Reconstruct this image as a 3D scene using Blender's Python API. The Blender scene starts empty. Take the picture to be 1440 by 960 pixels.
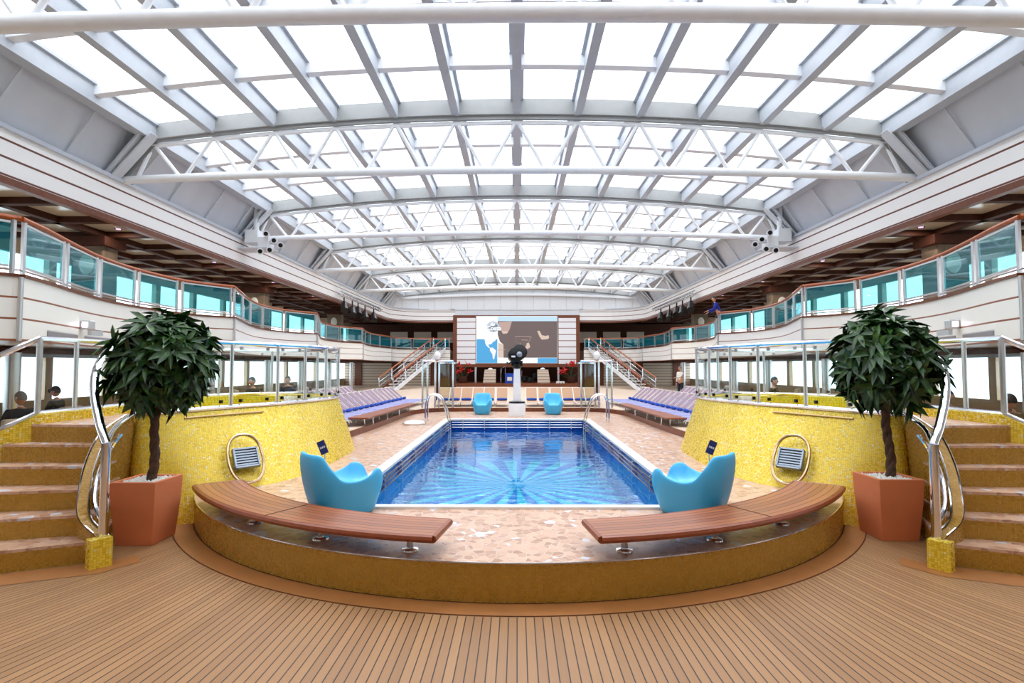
import bpy, bmesh, math, random
from mathutils import Vector, Matrix
random.seed(7)
PI = math.pi
SC = bpy.context.scene
COL = SC.collection

# ---------------------------------------------------------------- camera
H = 2.1; F = 770.0
cd = bpy.data.cameras.new('camera'); cam = bpy.data.objects.new('camera', cd); COL.objects.link(cam)
cd.sensor_width = 36; cd.lens = F / 1440 * 36; cd.clip_end = 300
cam.location = (0, 0, H)
cam.rotation_euler = (PI / 2 + math.atan(35 / F), 0, math.atan(7 / F))
SC.camera = cam
# ---------------------------------------------------------------- world and exposure
w = bpy.data.worlds.new('sky'); SC.world = w; w.use_nodes = True
nt = w.node_tree; bg = nt.nodes['Background']
tc = nt.nodes.new('ShaderNodeTexCoord'); sx = nt.nodes.new('ShaderNodeSeparateXYZ'); rp = nt.nodes.new('ShaderNodeValToRGB')
nz = nt.nodes.new('ShaderNodeTexNoise'); nz.inputs['Scale'].default_value = 2.2; nz.inputs['Detail'].default_value = 5
mx = nt.nodes.new('ShaderNodeMixRGB'); mx.blend_type = 'MULTIPLY'; mx.inputs[0].default_value = .22
cr = nt.nodes.new('ShaderNodeValToRGB'); cr.color_ramp.elements[0].position = .35; cr.color_ramp.elements[1].position = .65
cr.color_ramp.elements[0].color = (.8, .9, 1, 1)
nt.links.new(tc.outputs['Generated'], sx.inputs[0]); nt.links.new(tc.outputs['Generated'], nz.inputs['Vector'])
nt.links.new(sx.outputs['Z'], rp.inputs[0])
rp.color_ramp.elements[0].position = 0; rp.color_ramp.elements[0].color = (.55, .66, .72, 1)
rp.color_ramp.elements[1].position = .06; rp.color_ramp.elements[1].color = (.97, .985, 1, 1)
nt.links.new(nz.outputs['Fac'], cr.inputs[0]); nt.links.new(rp.outputs[0], mx.inputs[1]); nt.links.new(cr.outputs[0], mx.inputs[2])
nt.links.new(mx.outputs[0], bg.inputs['Color'])
bg.inputs['Strength'].default_value = 3.3
SUN_E = 1.6
sd = bpy.data.lights.new('sun', 'SUN'); sd.energy = SUN_E; sd.angle = math.radians(25); sd.color = (1, .98, .94)
so = bpy.data.objects.new('sun', sd); COL.objects.link(so); so.rotation_euler = (math.radians(-26), math.radians(4), 0)
vs = SC.view_settings; vs.view_transform = 'Standard'; vs.look = 'None'; vs.exposure = 0.2; vs.gamma = 1; vs.use_curve_mapping = False
cy = SC.cycles
cy.max_bounces = 10; cy.diffuse_bounces = 5; cy.glossy_bounces = 4; cy.transmission_bounces = 4; cy.transparent_max_bounces = 24
cy.sample_clamp_indirect = 6; cy.caustics_reflective = False; cy.caustics_refractive = False
cy.use_denoising = True
try: cy.denoiser = 'OPENIMAGEDENOISE'
except Exception: pass

# ---------------------------------------------------------------- pixel helpers
_t = math.atan(35 / F); _w = math.atan(7 / F)
_f = Vector((-math.sin(_w) * math.cos(_t), math.cos(_w) * math.cos(_t), math.sin(_t)))
_r = Vector((math.cos(_w), math.sin(_w), 0)); _u = _r.cross(_f)
def ray(px, py): return _f + _r * ((px - 720) / F) + _u * ((480 - py) / F)
def Zp(px, py, z):
    d = ray(px, py); k = (z - H) / d.z; return Vector((d.x * k, d.y * k, z))
def Yp(px, py, Y):
    d = ray(px, py); k = Y / d.y; return Vector((d.x * k, Y, H + d.z * k))

# ---------------------------------------------------------------- materials
MATS = {}
def new_mat(name):
    m = bpy.data.materials.new(name); m.use_nodes = True; MATS[name] = m
    return m, m.node_tree, m.node_tree.nodes['Principled BSDF']
def srgb(c):
    f = lambda v: v / 12.92 if v <= .04045 else ((v + .055) / 1.055) ** 2.4
    return tuple(f(x / 255) for x in c) + (1,)
def mat(name, rgb, rough=.5, metal=0, noise=.06, scale=6, emit=None, spec=None, bump=0):
    m, t, b = new_mat(name); c = srgb(rgb)
    b.inputs['Roughness'].default_value = rough; b.inputs['Metallic'].default_value = metal
    if spec is not None: b.inputs['Specular IOR Level'].default_value = spec
    if noise:
        tcn = t.nodes.new('ShaderNodeTexCoord'); n = t.nodes.new('ShaderNodeTexNoise'); n.inputs['Scale'].default_value = scale
        n.inputs['Detail'].default_value = 4
        r = t.nodes.new('ShaderNodeValToRGB')
        r.color_ramp.elements[0].position = .3; r.color_ramp.elements[1].position = .7
        r.color_ramp.elements[0].color = tuple(max(0, v * (1 - noise)) for v in c[:3]) + (1,)
        r.color_ramp.elements[1].color = tuple(min(1, v * (1 + noise)) for v in c[:3]) + (1,)
        t.links.new(tcn.outputs['Object'], n.inputs['Vector']); t.links.new(n.outputs['Fac'], r.inputs[0])
        t.links.new(r.outputs[0], b.inputs['Base Color'])
        if bump:
            bp = t.nodes.new('ShaderNodeBump'); bp.inputs['Strength'].default_value = bump; bp.inputs['Distance'].default_value = .01
            t.links.new(n.outputs['Fac'], bp.inputs['Height']); t.links.new(bp.outputs[0], b.inputs['Normal'])
    else: b.inputs['Base Color'].default_value = c
    if emit:
        b.inputs['Emission Color'].default_value = c; b.inputs['Emission Strength'].default_value = emit
    return m
class G:                                                    # tiny node-graph helper
    def __init__(s, t): s.t = t
    def m(s, op, a, b=None, c=None):
        n = s.t.nodes.new('ShaderNodeMath'); n.operation = op
        for i, v in enumerate((a, b, c)):
            if v is None: continue
            if isinstance(v, (int, float)): n.inputs[i].default_value = v
            else: s.t.links.new(v, n.inputs[i])
        return n.outputs[0]
    def mix(s, f, a, b, mode='MIX'):
        n = s.t.nodes.new('ShaderNodeMixRGB'); n.blend_type = mode
        for i, v in enumerate((f, a, b)):
            if isinstance(v, (int, float)): n.inputs[i].default_value = v
            elif isinstance(v, tuple): n.inputs[i].default_value = v
            else: s.t.links.new(v, n.inputs[i])
        return n.outputs[0]
    def node(s, typ, **kw):
        n = s.t.nodes.new(typ)
        for k, v in kw.items():
            if isinstance(v, (int, float, tuple)): n.inputs[k].default_value = v
            else: s.t.links.new(v, n.inputs[k])
        return n
    def ramp(s, fac, stops, interp='LINEAR'):
        n = s.t.nodes.new('ShaderNodeValToRGB'); e = n.color_ramp.elements; n.color_ramp.interpolation = interp
        while len(e) < len(stops): e.new(.5)
        for el, (p, c) in zip(e, stops): el.position = p; el.color = c
        s.t.links.new(fac, n.inputs[0]); return n.outputs[0]
    def link(s, a, b): s.t.links.new(a, b)
def glass(name, rgb, ior=1.45, gloss=(1, 1, 1, 1), bump=None, k=1.0, body=None):
    m, t, b = new_mat(name); t.nodes.remove(b); g = G(t)
    out = t.nodes['Material Output']
    tr = g.node('ShaderNodeBsdfTransparent', Color=srgb(rgb)); gl = g.node('ShaderNodeBsdfGlossy', Color=gloss, Roughness=.02)
    if body:
        df = g.node('ShaderNodeBsdfDiffuse', Color=srgb(body[0])); ms = t.nodes.new('ShaderNodeMixShader'); ms.inputs[0].default_value = body[1]; g.link(tr.outputs[0], ms.inputs[1]); g.link(df.outputs[0], ms.inputs[2]); tr = ms
    lw = t.nodes.new('ShaderNodeLayerWeight'); lw.inputs['Blend'].default_value = .5; f0 = ((ior - 1) / (ior + 1)) ** 2
    fac = g.m('ADD', g.m('MULTIPLY', g.m('POWER', lw.outputs['Facing'], 5.0), 1 - f0), f0)
    if bump:
        tcn = t.nodes.new('ShaderNodeTexCoord'); mp = g.node('ShaderNodeMapping', Vector=tcn.outputs['Object'], Scale=bump[0])
        n = g.node('ShaderNodeTexNoise', Vector=mp.outputs[0], Scale=1.0, Detail=3.0)
        bp = g.node('ShaderNodeBump', Height=n.outputs['Fac'], Strength=bump[1], Distance=bump[2])
        g.link(bp.outputs[0], gl.inputs['Normal']); g.link(bp.outputs[0], lw.inputs['Normal'])
    mxs = t.nodes.new('ShaderNodeMixShader'); g.link(g.m('MULTIPLY', fac, k), mxs.inputs[0])
    g.link(tr.outputs[0], mxs.inputs[1]); g.link(gl.outputs[0], mxs.inputs[2]); g.link(mxs.outputs[0], out.inputs[0])
    return m

WHITE = mat('white_painted_steel', (236, 239, 243), .35, noise=.02)
GREYP = mat('grey_painted_panel', (208, 213, 220), .5, noise=.05, scale=1.2)
VENTM = mat('vent_steel', (150, 160, 174), .35, .5, noise=.03)
BEAMG = mat('grey_beam', (158, 160, 160), .5, noise=.03)
RAFT = mat('silver_grey_rafter', (186, 192, 200), .45, noise=.03)
GUTTER = mat('light_gutter', (196, 202, 212), .3, noise=.02)
BROWN = mat('brown_varnished_wood', (112, 58, 30), .35, noise=.2, scale=9)
DBROWN = mat('dark_brown_wood', (66, 34, 22), .65, noise=.2, scale=7, spec=.2)
RAILW = mat('orange_brown_handrail', (168, 84, 38), .3, noise=.12, scale=12)
CREAM = mat('cream_panel', (240, 238, 232), .4, noise=.02)
CEILP = mat('glossy_ceiling_panel', (206, 192, 176), .15, noise=.04)
STEEL = mat('polished_steel', (225, 226, 230), .12, 1, noise=0)
CHROME = mat('chrome', (232, 234, 240), .05, 1, noise=0)
FRAME = mat('satin_steel_frame', (214, 214, 216), .28, .9, noise=.02)
GOLDST = mat('bronze_steel', (196, 168, 132), .2, .9, noise=.02)
BLACK = mat('black_plastic', (12, 12, 15), .3, noise=.1, spec=.35)
DGREY = mat('dark_grey_fabric', (48, 46, 50), .8, noise=.15, scale=20)
TERRA = mat('terracotta', (214, 124, 80), .55, noise=.06, scale=3, bump=.15)
PEBBLE = mat('white_pebble', (238, 236, 230), .6, noise=.1, scale=30)
BARK = mat('braided_bark', (74, 52, 38), .8, noise=.45, scale=24, bump=.8)
BLUEC = mat('sky_blue_plastic', (66, 180, 236), .38, noise=.02)
NAVY = mat('navy_card', (24, 40, 104), .5, noise=.03)
TOWEL = mat('blue_towel', (22, 72, 170), .8, noise=.12, scale=40)
LFRAME = mat('white_lounger_frame', (232, 226, 220), .35, noise=.02)
BEIGE = mat('beige_sling', (184, 142, 110), .7, noise=.06, scale=30)
SOFA = mat('beige_upholstery', (176, 160, 138), .8, noise=.08, scale=15)
RED = mat('red_flower', (196, 34, 26), .55, noise=.2, scale=10)
POOLW = mat('pool_blue_tile', (20, 78, 160), .2, noise=.1, scale=5)
COPING = mat('white_coping', (238, 238, 236), .45, noise=.04, scale=5)
LAMPM = mat('lamp_lens', (255, 240, 250), .3, noise=0, emit=3)
SKIN = mat('skin', (196, 142, 112), .55, noise=.05, scale=12)
HAIRG = mat('grey_hair', (120, 112, 104), .8, noise=.2, scale=60)
HAIRD = mat('dark_hair', (38, 28, 24), .7, noise=.2, scale=60)
CLOTHD = mat('dark_jacket', (34, 30, 34), .85, noise=.2, scale=25)
CLOTHO = mat('olive_coat', (104, 84, 42), .85, noise=.15, scale=20)
CLOTHB = mat('royal_blue_sweater', (30, 44, 150), .8, noise=.1, scale=25)
CLOTHW = mat('white_shirt', (226, 222, 216), .8, noise=.05, scale=25)
JEANS = mat('dark_trousers', (40, 42, 58), .85, noise=.1, scale=25)
GALF = mat('beige_gallery_floor', (196, 176, 150), .3, noise=.05)
STONE = mat('stone_column', (120, 100, 80), .5, noise=.4, scale=2.2)
GLASSR = glass('roof_glass', (248, 251, 255), 1.2)
GLASSC = glass('clear_glass', (244, 250, 248), 1.5, k=.9)
GLASST = glass('teal_glass', (188, 236, 240), 1.5, k=.7, body=((0, 138, 160), .2))
GLASSW = glass('window_glass', (244, 250, 252), 1.4)
WATER = glass('pool_water', (198, 240, 250), 1.33, bump=((1.1, 2.4, 1), .4, .03), gloss=(.8, .93, 1, 1), k=1.15)
WATERT = glass('tub_water', (238, 252, 252), 1.33, bump=((4, 4, 1), .5, .03), k=1.2)

def pos_nodes(t, g, kind='Object'):
    tcn = t.nodes.new('ShaderNodeTexCoord'); s = t.nodes.new('ShaderNodeSeparateXYZ'); g.link(tcn.outputs[kind], s.inputs[0])
    return s.outputs[0], s.outputs[1], s.outputs[2], tcn
def mosaic(name, c0, c1, c2, tile=.026, sparkle=.12):
    m, t, b = new_mat(name); g = G(t); x, y, z, tcn = pos_nodes(t, g, 'UV')
    u = g.m('DIVIDE', x, tile); v = g.m('DIVIDE', y, tile)
    comb = g.node('ShaderNodeCombineXYZ', X=g.m('FLOOR', u), Y=g.m('FLOOR', v))
    wn = t.nodes.new('ShaderNodeTexWhiteNoise'); g.link(comb.outputs[0], wn.inputs['Vector'])
    col = g.ramp(wn.outputs['Value'], [(0, srgb(c0)), (.45, srgb(c1)), (1 - sparkle, srgb(c1)), (1, srgb(c2))])  # palest tiles are glints painted into the colour
    n = g.node('ShaderNodeTexNoise', Vector=tcn.outputs['UV'], Scale=.9, Detail=3.0)
    col = g.mix(.5, col, g.ramp(n.outputs['Fac'], [(.3, (.78, .78, .78, 1)), (.7, (1, 1, 1, 1))]), 'MULTIPLY')
    fu = g.m('ABSOLUTE', g.m('SUBTRACT', g.m('FRACT', u), .5)); fv = g.m('ABSOLUTE', g.m('SUBTRACT', g.m('FRACT', v), .5))
    gr = g.m('GREATER_THAN', g.m('MAXIMUM', fu, fv), .44)
    col = g.mix(gr, col, srgb(tuple(int(q * .82) for q in c0)))
    g.link(col, b.inputs['Base Color']); b.inputs['Metallic'].default_value = .15
    ro = g.m('ADD', g.m('MULTIPLY', wn.outputs['Value'], .35), .15); g.link(ro, b.inputs['Roughness'])
    # each glass tile sits at its own slight tilt, adding to the glints painted in the tile colour
    bp = g.node('ShaderNodeBump', Height=g.m('MULTIPLY', g.m('SUBTRACT', 1.0, gr), g.m('ADD', g.m('MULTIPLY', wn.outputs['Value'], g.m('FRACT', u)), .5)), Strength=.35, Distance=.01)
    g.link(bp.outputs[0], b.inputs['Normal'])
    return m
GOLD = mosaic('gold_mosaic', (232, 190, 30), (250, 220, 70), (255, 250, 215))
GOLDY = mosaic('bright_yellow_mosaic', (250, 206, 20), (255, 220, 40), (255, 240, 150))
GOLDD = mosaic('shaded_gold_mosaic', (176, 130, 42), (188, 142, 50), (204, 160, 70), tile=.022, sparkle=.05)  # same gold mosaic, with the shade on the risers put into the colour

def banded(name, base, line, period, offs, lw, axis=2, rough=.35):
    m, t, b = new_mat(name); g = G(t); p = pos_nodes(t, g)
    v = g.m('FRACT', g.m('DIVIDE', g.m('SUBTRACT', p[axis], offs), period))
    k = g.m('LESS_THAN', v, lw / period)
    n = g.node('ShaderNodeTexNoise', Vector=p[3].outputs['Object'], Scale=.8)
    c = g.mix(k, g.mix(g.m('MULTIPLY', n.outputs['Fac'], .12), srgb(base), srgb(tuple(int(x * .93) for x in base))), srgb(line))
    g.link(c, b.inputs['Base Color']); b.inputs['Roughness'].default_value = rough
    return m
FASC_U = banded('fascia_white_with_brown_lines', (253, 251, 249), (104, 48, 28), .36, 5.98, .045)
FASC_L = banded('parapet_cream_with_brown_lines', (247, 245, 240), (140, 76, 40), .333, 2.5, .03)
SLATS = banded('cream_slatted_cladding', (222, 206, 186), (92, 56, 40), .24, 0, .035)
SCRP = banded('white_slatted_panel', (236, 236, 240), (120, 66, 36), .52, 3.05, .06)
SIDEW = banded('far_side_cladding', (196, 170, 146), (84, 50, 34), .9, 0, .1)

def wood_deck():
    m, t, b = new_mat('teak_deck_planks'); g = G(t); x, y, z, tcn = pos_nodes(t, g)
    xc = g.m('MAXIMUM', g.m('MINIMUM', x, 4.5), -4.5); x3 = g.m('POWER', g.m('ABSOLUTE', xc), 3.0)
    x3 = g.m('MULTIPLY', x3, g.m('SIGN', x))
    u = g.m('ADD', x, g.m('MULTIPLY', g.m('MULTIPLY', x3, .006), g.m('SUBTRACT', y, 4.5)))
    p = g.m('DIVIDE', u, .0715); fl = g.m('FLOOR', p); fr = g.m('ABSOLUTE', g.m('SUBTRACT', g.m('FRACT', p), .5))
    wn = t.nodes.new('ShaderNodeTexWhiteNoise'); cb = g.node('ShaderNodeCombineXYZ', X=fl); g.link(cb.outputs[0], wn.inputs['Vector'])
    col = g.ramp(wn.outputs['Value'], [(0, srgb((150, 110, 72))), (1, srgb((168, 126, 84)))])
    mp = g.node('ShaderNodeMapping', Vector=tcn.outputs['Object'], Scale=(60, 2, 1)); n = g.node('ShaderNodeTexNoise', Vector=mp.outputs[0], Scale=1.0, Detail=4.0)
    col = g.mix(.25, col, g.ramp(n.outputs['Fac'], [(.3, (.72, .68, .64, 1)), (.7, (1, 1, 1, 1))]), 'MULTIPLY')
    n2 = g.node('ShaderNodeTexNoise', Vector=tcn.outputs['Object'], Scale=1.3, Detail=3.0)
    col = g.mix(.3, col, g.ramp(n2.outputs['Fac'], [(.35, (.8, .76, .72, 1)), (.65, (1, 1, 1, 1))]), 'MULTIPLY')
    seam = g.m('GREATER_THAN', fr, .44)
    col = g.mix(seam, col, srgb((38, 22, 14))); g.link(col, b.inputs['Base Color']); b.inputs['Roughness'].default_value = .5
    bp = g.node('ShaderNodeBump', Height=g.m('SUBTRACT', 1.0, seam), Strength=.4, Distance=.004); g.link(bp.outputs[0], b.inputs['Normal'])
    return m
DECKW = wood_deck()
BORDER = mat('teak_border_plank', (158, 102, 52), .5, noise=.08, scale=5)
def paving():
    m, t, b = new_mat('terracotta_crazy_paving'); g = G(t); x, y, z, tcn = pos_nodes(t, g)
    nn = g.node('ShaderNodeTexNoise', Vector=tcn.outputs['Object'], Scale=3.0)
    v = t.nodes.new('ShaderNodeTexVoronoi'); v.inputs['Scale'].default_value = 11; g.link(tcn.outputs['Object'], v.inputs['Vector'])
    e = t.nodes.new('ShaderNodeTexVoronoi'); e.feature = 'DISTANCE_TO_EDGE'; e.inputs['Scale'].default_value = 11; g.link(tcn.outputs['Object'], e.inputs['Vector'])
    s = t.nodes.new('ShaderNodeSeparateColor'); g.link(v.outputs['Color'], s.inputs[0])
    col = g.ramp(s.outputs[0], [(0, srgb((162, 116, 90))), (.35, srgb((186, 144, 118))), (.7, srgb((208, 170, 144))), (.93, srgb((196, 152, 126))), (.97, srgb((196, 204, 222))), (1, srgb((206, 212, 226)))])
    ed = g.m('LESS_THAN', e.outputs['Distance'], .035)
    col = g.mix(ed, col, srgb((198, 176, 158)))
    g.link(col, b.inputs['Base Color']); b.inputs['Roughness'].default_value = .32
    bp = g.node('ShaderNodeBump', Height=g.m('MINIMUM', e.outputs['Distance'], .08), Strength=.3, Distance=.02); g.link(bp.outputs[0], b.inputs['Normal'])
    return m
PAVE = paving()
def slat_wood(name, c0, c1, seam, r0, r1, n):
    """planks following an arc: UV.y runs across the seat"""
    m, t, b = new_mat(name); g = G(t); x, y, z, tcn = pos_nodes(t, g, 'UV')
    p = g.m('MULTIPLY', y, float(n)); fl = g.m('FLOOR', p); fr = g.m('ABSOLUTE', g.m('SUBTRACT', g.m('FRACT', p), .5))
    wn = t.nodes.new('ShaderNodeTexWhiteNoise'); cb = g.node('ShaderNodeCombineXYZ', X=fl); g.link(cb.outputs[0], wn.inputs['Vector'])
    col = g.ramp(wn.outputs['Value'], [(0, srgb(c0)), (1, srgb(c1))])
    mp = g.node('ShaderNodeMapping', Vector=tcn.outputs['UV'], Scale=(4, 60, 1)); nn = g.node('ShaderNodeTexNoise', Vector=mp.outputs[0], Scale=1.0, Detail=4.0)
    col = g.mix(.25, col, g.ramp(nn.outputs['Fac'], [(.3, (.6, .5, .45, 1)), (.7, (1, 1, 1, 1))]), 'MULTIPLY')
    col = g.mix(g.m('GREATER_THAN', fr, .43), col, srgb(seam))
    g.link(col, b.inputs['Base Color']); b.inputs['Roughness'].default_value = .35
    return m
BENCHW = slat_wood('mahogany_slats', (148, 82, 44), (182, 108, 60), (34, 16, 10), 0, 1, 7)
BENCHE = mat('mahogany_edge', (136, 66, 34), .35, noise=.15, scale=14)
def stripes(name, base, cols, per):
    m, t, b = new_mat(name); g = G(t); x, y, z, tcn = pos_nodes(t, g)
    v = g.m('FRACT', g.m('DIVIDE', g.m('ADD', y, 10.0), per))
    col = g.ramp(v, [(0, srgb(base)), (.3, srgb(cols[0])), (.55, srgb(base)), (.75, srgb(cols[1])), (.9, srgb(base))], 'CONSTANT')
    g.link(col, b.inputs['Base Color']); b.inputs['Roughness'].default_value = .75
    return m
SLINGB = stripes('mauve_striped_sling', (142, 114, 128), ((100, 80, 122), (182, 154, 150)), .094)
SLINGS = stripes('blue_striped_sling', (124, 128, 184), ((84, 92, 164), (182, 176, 200)), .094)
def poolfloor():
    m, t, b = new_mat('sunburst_pool_floor'); g = G(t); x, y, z, tcn = pos_nodes(t, g)
    a = g.m('ARCTAN2', g.m('SUBTRACT', y, 13.2), x); v = g.m('FRACT', g.m('MULTIPLY', a, 13 / PI))
    r = g.m('SQRT', g.m('ADD', g.m('POWER', x, 2.0), g.m('POWER', g.m('SUBTRACT', y, 13.2), 2.0)))
    k = g.m('GREATER_THAN', v, .5)
    col = g.mix(k, srgb((16, 122, 204)), srgb((70, 200, 220)))
    col = g.mix(g.m('GREATER_THAN', r, 3.3), col, srgb((30, 146, 214)))
    g.link(col, b.inputs['Base Color']); b.inputs['Roughness'].default_value = .4
    return m
POOLF = poolfloor()
def pooltile():
    m, t, b = new_mat('blue_tiled_pool_wall'); g = G(t); x, y, z, tcn = pos_nodes(t, g, 'UV')
    u = g.m('FRACT', g.m('DIVIDE', x, .3)); v = g.m('FRACT', g.m('DIVIDE', y, .15))
    k = g.m('MAXIMUM', g.m('LESS_THAN', u, .04), g.m('LESS_THAN', v, .07))
    col = g.mix(k, srgb((14, 70, 160)), srgb((34, 100, 180)))
    col = g.mix(g.m('LESS_THAN', y, 0.02), col, srgb((20, 120, 196)))
    g.link(col, b.inputs['Base Color']); b.inputs['Roughness'].default_value = .2
    return m
POOLT = pooltile()
def leafmat():
    m, t, b = new_mat('dark_green_leaves'); g = G(t); x, y, z, tcn = pos_nodes(t, g)
    n = g.node('ShaderNodeTexNoise', Vector=tcn.outputs['Object'], Scale=9.0, Detail=2.0)
    col = g.ramp(n.outputs['Fac'], [(.3, srgb((18, 46, 18))), (.55, srgb((38, 80, 28))), (.75, srgb((88, 128, 48)))])
    g.link(col, b.inputs['Base Color']); b.inputs['Roughness'].default_value = .35
    return m
LEAF = leafmat()

# ---------------------------------------------------------------- mesh builder
class MB:
    def __init__(s): s.v = []; s.f = []; s.uv = {}; s.smooth = False; s.mi = []
    def add(s, vs, fs, uvs=None):
        o = len(s.v); s.v += [tuple(v) for v in vs]; s.f += [tuple(i + o for i in f) for f in fs]
        if uvs:
            for i, u in enumerate(uvs): s.uv[o + i] = u
    def box(s, x0, x1, y0, y1, z0, z1, rot=0, c=None):
        vs = [Vector((x, y, z)) for z in (z0, z1) for x, y in ((x0, y0), (x1, y0), (x1, y1), (x0, y1))]
        if rot:
            c = Vector(c or ((x0 + x1) / 2, (y0 + y1) / 2, 0)); R = Matrix.Rotation(rot, 3, 'Z')
            vs = [R @ (v - c) + c for v in vs]
        s.add(vs, [(3, 2, 1, 0), (4, 5, 6, 7), (0, 1, 5, 4), (1, 2, 6, 5), (2, 3, 7, 6), (3, 0, 4, 7)]); return s
    def beam(s, a, b, wd, dp, up=(0, 0, 1)):
        a = Vector(a); b = Vector(b); d = (b - a).normalized(); u = Vector(up); r = d.cross(u)
        if r.length < 1e-4: r = Vector((1, 0, 0))
        r.normalize(); u = r.cross(d).normalized()
        vs = [p + r * (i * wd / 2) + u * (j * dp / 2) for p in (a, b) for i, j in ((-1, -1), (1, -1), (1, 1), (-1, 1))]
        s.add(vs, [(3, 2, 1, 0), (4, 5, 6, 7), (0, 1, 5, 4), (1, 2, 6, 5), (2, 3, 7, 6), (3, 0, 4, 7)]); return s
    def tube(s, pts, r, n=8, closed=False, radii=None):
        pts = [Vector(p) for p in pts]; N = len(pts); vs = []; fs = []; up = Vector((0, 0, 1)); prev = None
        for i, p in enumerate(pts):
            if closed: d = pts[(i + 1) % N] - pts[i - 1]
            else: d = pts[min(i + 1, N - 1)] - pts[max(i - 1, 0)]
            d.normalize()
            if prev is None:
                a = d.cross(up)
                if a.length < .05: a = d.cross(Vector((1, 0, 0)))
            else: a = prev - d * prev.dot(d)
            a.normalize(); prev = a; c = d.cross(a); rr = radii[i] if radii else r
            for k in range(n):
                t = 2 * PI * k / n; vs.append(p + a * (rr * math.cos(t)) + c * (rr * math.sin(t)))
        M = N if closed else N - 1
        for i in range(M):
            for k in range(n):
                j = (i + 1) % N; fs.append((i * n + k, i * n + (k + 1) % n, j * n + (k + 1) % n, j * n + k))
        if not closed: fs += [tuple(range(n - 1, -1, -1)), tuple((N - 1) * n + k for k in range(n))]
        s.add(vs, fs); s.smooth = True; return s
    def lathe(s, prof, c=(0, 0, 0), n=24, sx=1, sy=1):
        c = Vector(c); vs = []; fs = []
        for r, z in prof:
            for k in range(n):
                t = 2 * PI * k / n; vs.append(c + Vector((r * sx * math.cos(t), r * sy * math.sin(t), z)))
        for i in range(len(prof) - 1):
            for k in range(n): fs.append((i * n + k, i * n + (k + 1) % n, (i + 1) * n + (k + 1) % n, (i + 1) * n + k))
        fs += [tuple(range(n - 1, -1, -1)), tuple((len(prof) - 1) * n + k for k in range(n))]
        s.add(vs, fs); s.smooth = True; return s
    def prism(s, poly, z0, z1):
        n = len(poly)
        L = [0]
        for i in range(n):
            a = poly[i]; b = poly[(i + 1) % n]; L.append(L[-1] + math.hypot(b[0] - a[0], b[1] - a[1]))
        s.add([(p[0], p[1], z1) for p in poly], [tuple(range(n))], [(p[0], p[1]) for p in poly])
        s.add([(p[0], p[1], z0) for p in poly], [tuple(range(n - 1, -1, -1))], [(p[0], p[1]) for p in poly])
        for i in range(n):
            a = poly[i]; b = poly[(i + 1) % n]
            s.add([(a[0], a[1], z0), (b[0], b[1], z0), (b[0], b[1], z1), (a[0], a[1], z1)], [(0, 1, 2, 3)], [(L[i], z0), (L[i + 1], z0), (L[i + 1], z1), (L[i], z1)])
        return s
    def rows(s, rows, closed=False, uvs=None, flip=False):
        """grid surface through rows of points"""
        n = len(rows[0]); vs = [p for r in rows for p in r]; fs = []
        for i in range(len(rows) - 1):
            for k in range(n if closed else n - 1):
                q = (i * n + k, i * n + (k + 1) % n, (i + 1) * n + (k + 1) % n, (i + 1) * n + k)
                fs.append(q[::-1] if flip else q)
        s.add(vs, fs, [u for r in uvs for u in r] if uvs else None); return s
    def wall(s, pts, z0, z1, th=.1):
        """vertical wall along a 2-D polyline, z0/z1 numbers or lists, thickness th"""
        n = len(pts); z0 = z0 if isinstance(z0, (list, tuple)) else [z0] * n; z1 = z1 if isinstance(z1, (list, tuple)) else [z1] * n
        P = [Vector((p[0], p[1], 0)) for p in pts]; nr = []
        for i in range(n):
            d = P[min(i + 1, n - 1)] - P[max(i - 1, 0)]; nr.append(Vector((-d.y, d.x, 0)).normalized() * th / 2)
        L = [0]
        for i in range(1, n): L.append(L[-1] + (P[i] - P[i - 1]).length)
        a = [[(P[i] + nr[i]).xy.to_tuple() + (z0[i],) for i in range(n)], [(P[i] + nr[i]).xy.to_tuple() + (z1[i],) for i in range(n)],
             [(P[i] - nr[i]).xy.to_tuple() + (z1[i],) for i in range(n)], [(P[i] - nr[i]).xy.to_tuple() + (z0[i],) for i in range(n)]]
        U = [[(L[i], z0[i]) for i in range(n)], [(L[i], z1[i]) for i in range(n)], [(L[i], z1[i] + th) for i in range(n)], [(L[i], z0[i]) for i in range(n)]]
        s.rows([a[0], a[1]], uvs=[U[0], U[1]]); s.rows([a[1], a[2]], uvs=[U[1], U[2]]); s.rows([a[2], a[3]], uvs=[[(l, z) for l, z in U[1]], U[3]]); s.rows([a[3], a[0]])
        for i in (0, n - 1): s.add([a[k][i] for k in range(4)], [(0, 1, 2, 3)], [(0, z0[i]), (0, z1[i]), (th, z1[i]), (th, z0[i])])
        return s
    def build(s, name, m, parent=None, smooth=None, bevel=0, subsurf=0, autosmooth=True):
        me = bpy.data.meshes.new(name); off = Vector((0, 0, 0)); q_ = parent
        while q_: off = off + q_.location; q_ = q_.parent
        me.from_pydata([Vector(v) - off for v in s.v], [], s.f)
        bm = bmesh.new(); bm.from_mesh(me)
        bm.verts.ensure_lookup_table()
        if s.uv:
            ul = bm.loops.layers.uv.new('UVMap')
            for f in bm.faces:
                for l in f.loops: l[ul].uv = s.uv.get(l.vert.index, (0, 0))
        bmesh.ops.remove_doubles(bm, verts=bm.verts, dist=1e-5)
        bmesh.ops.recalc_face_normals(bm, faces=bm.faces)
        bm.to_mesh(me); bm.free()
        sm = s.smooth if smooth is None else smooth
        if sm:
            for p in me.polygons: p.use_smooth = True
            if autosmooth:
                try: me.set_sharp_from_angle(angle=math.radians(42))
                except Exception: pass
        me.materials.append(m)
        o = bpy.data.objects.new(name, me); COL.objects.link(o)
        if parent: o.parent = parent
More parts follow.
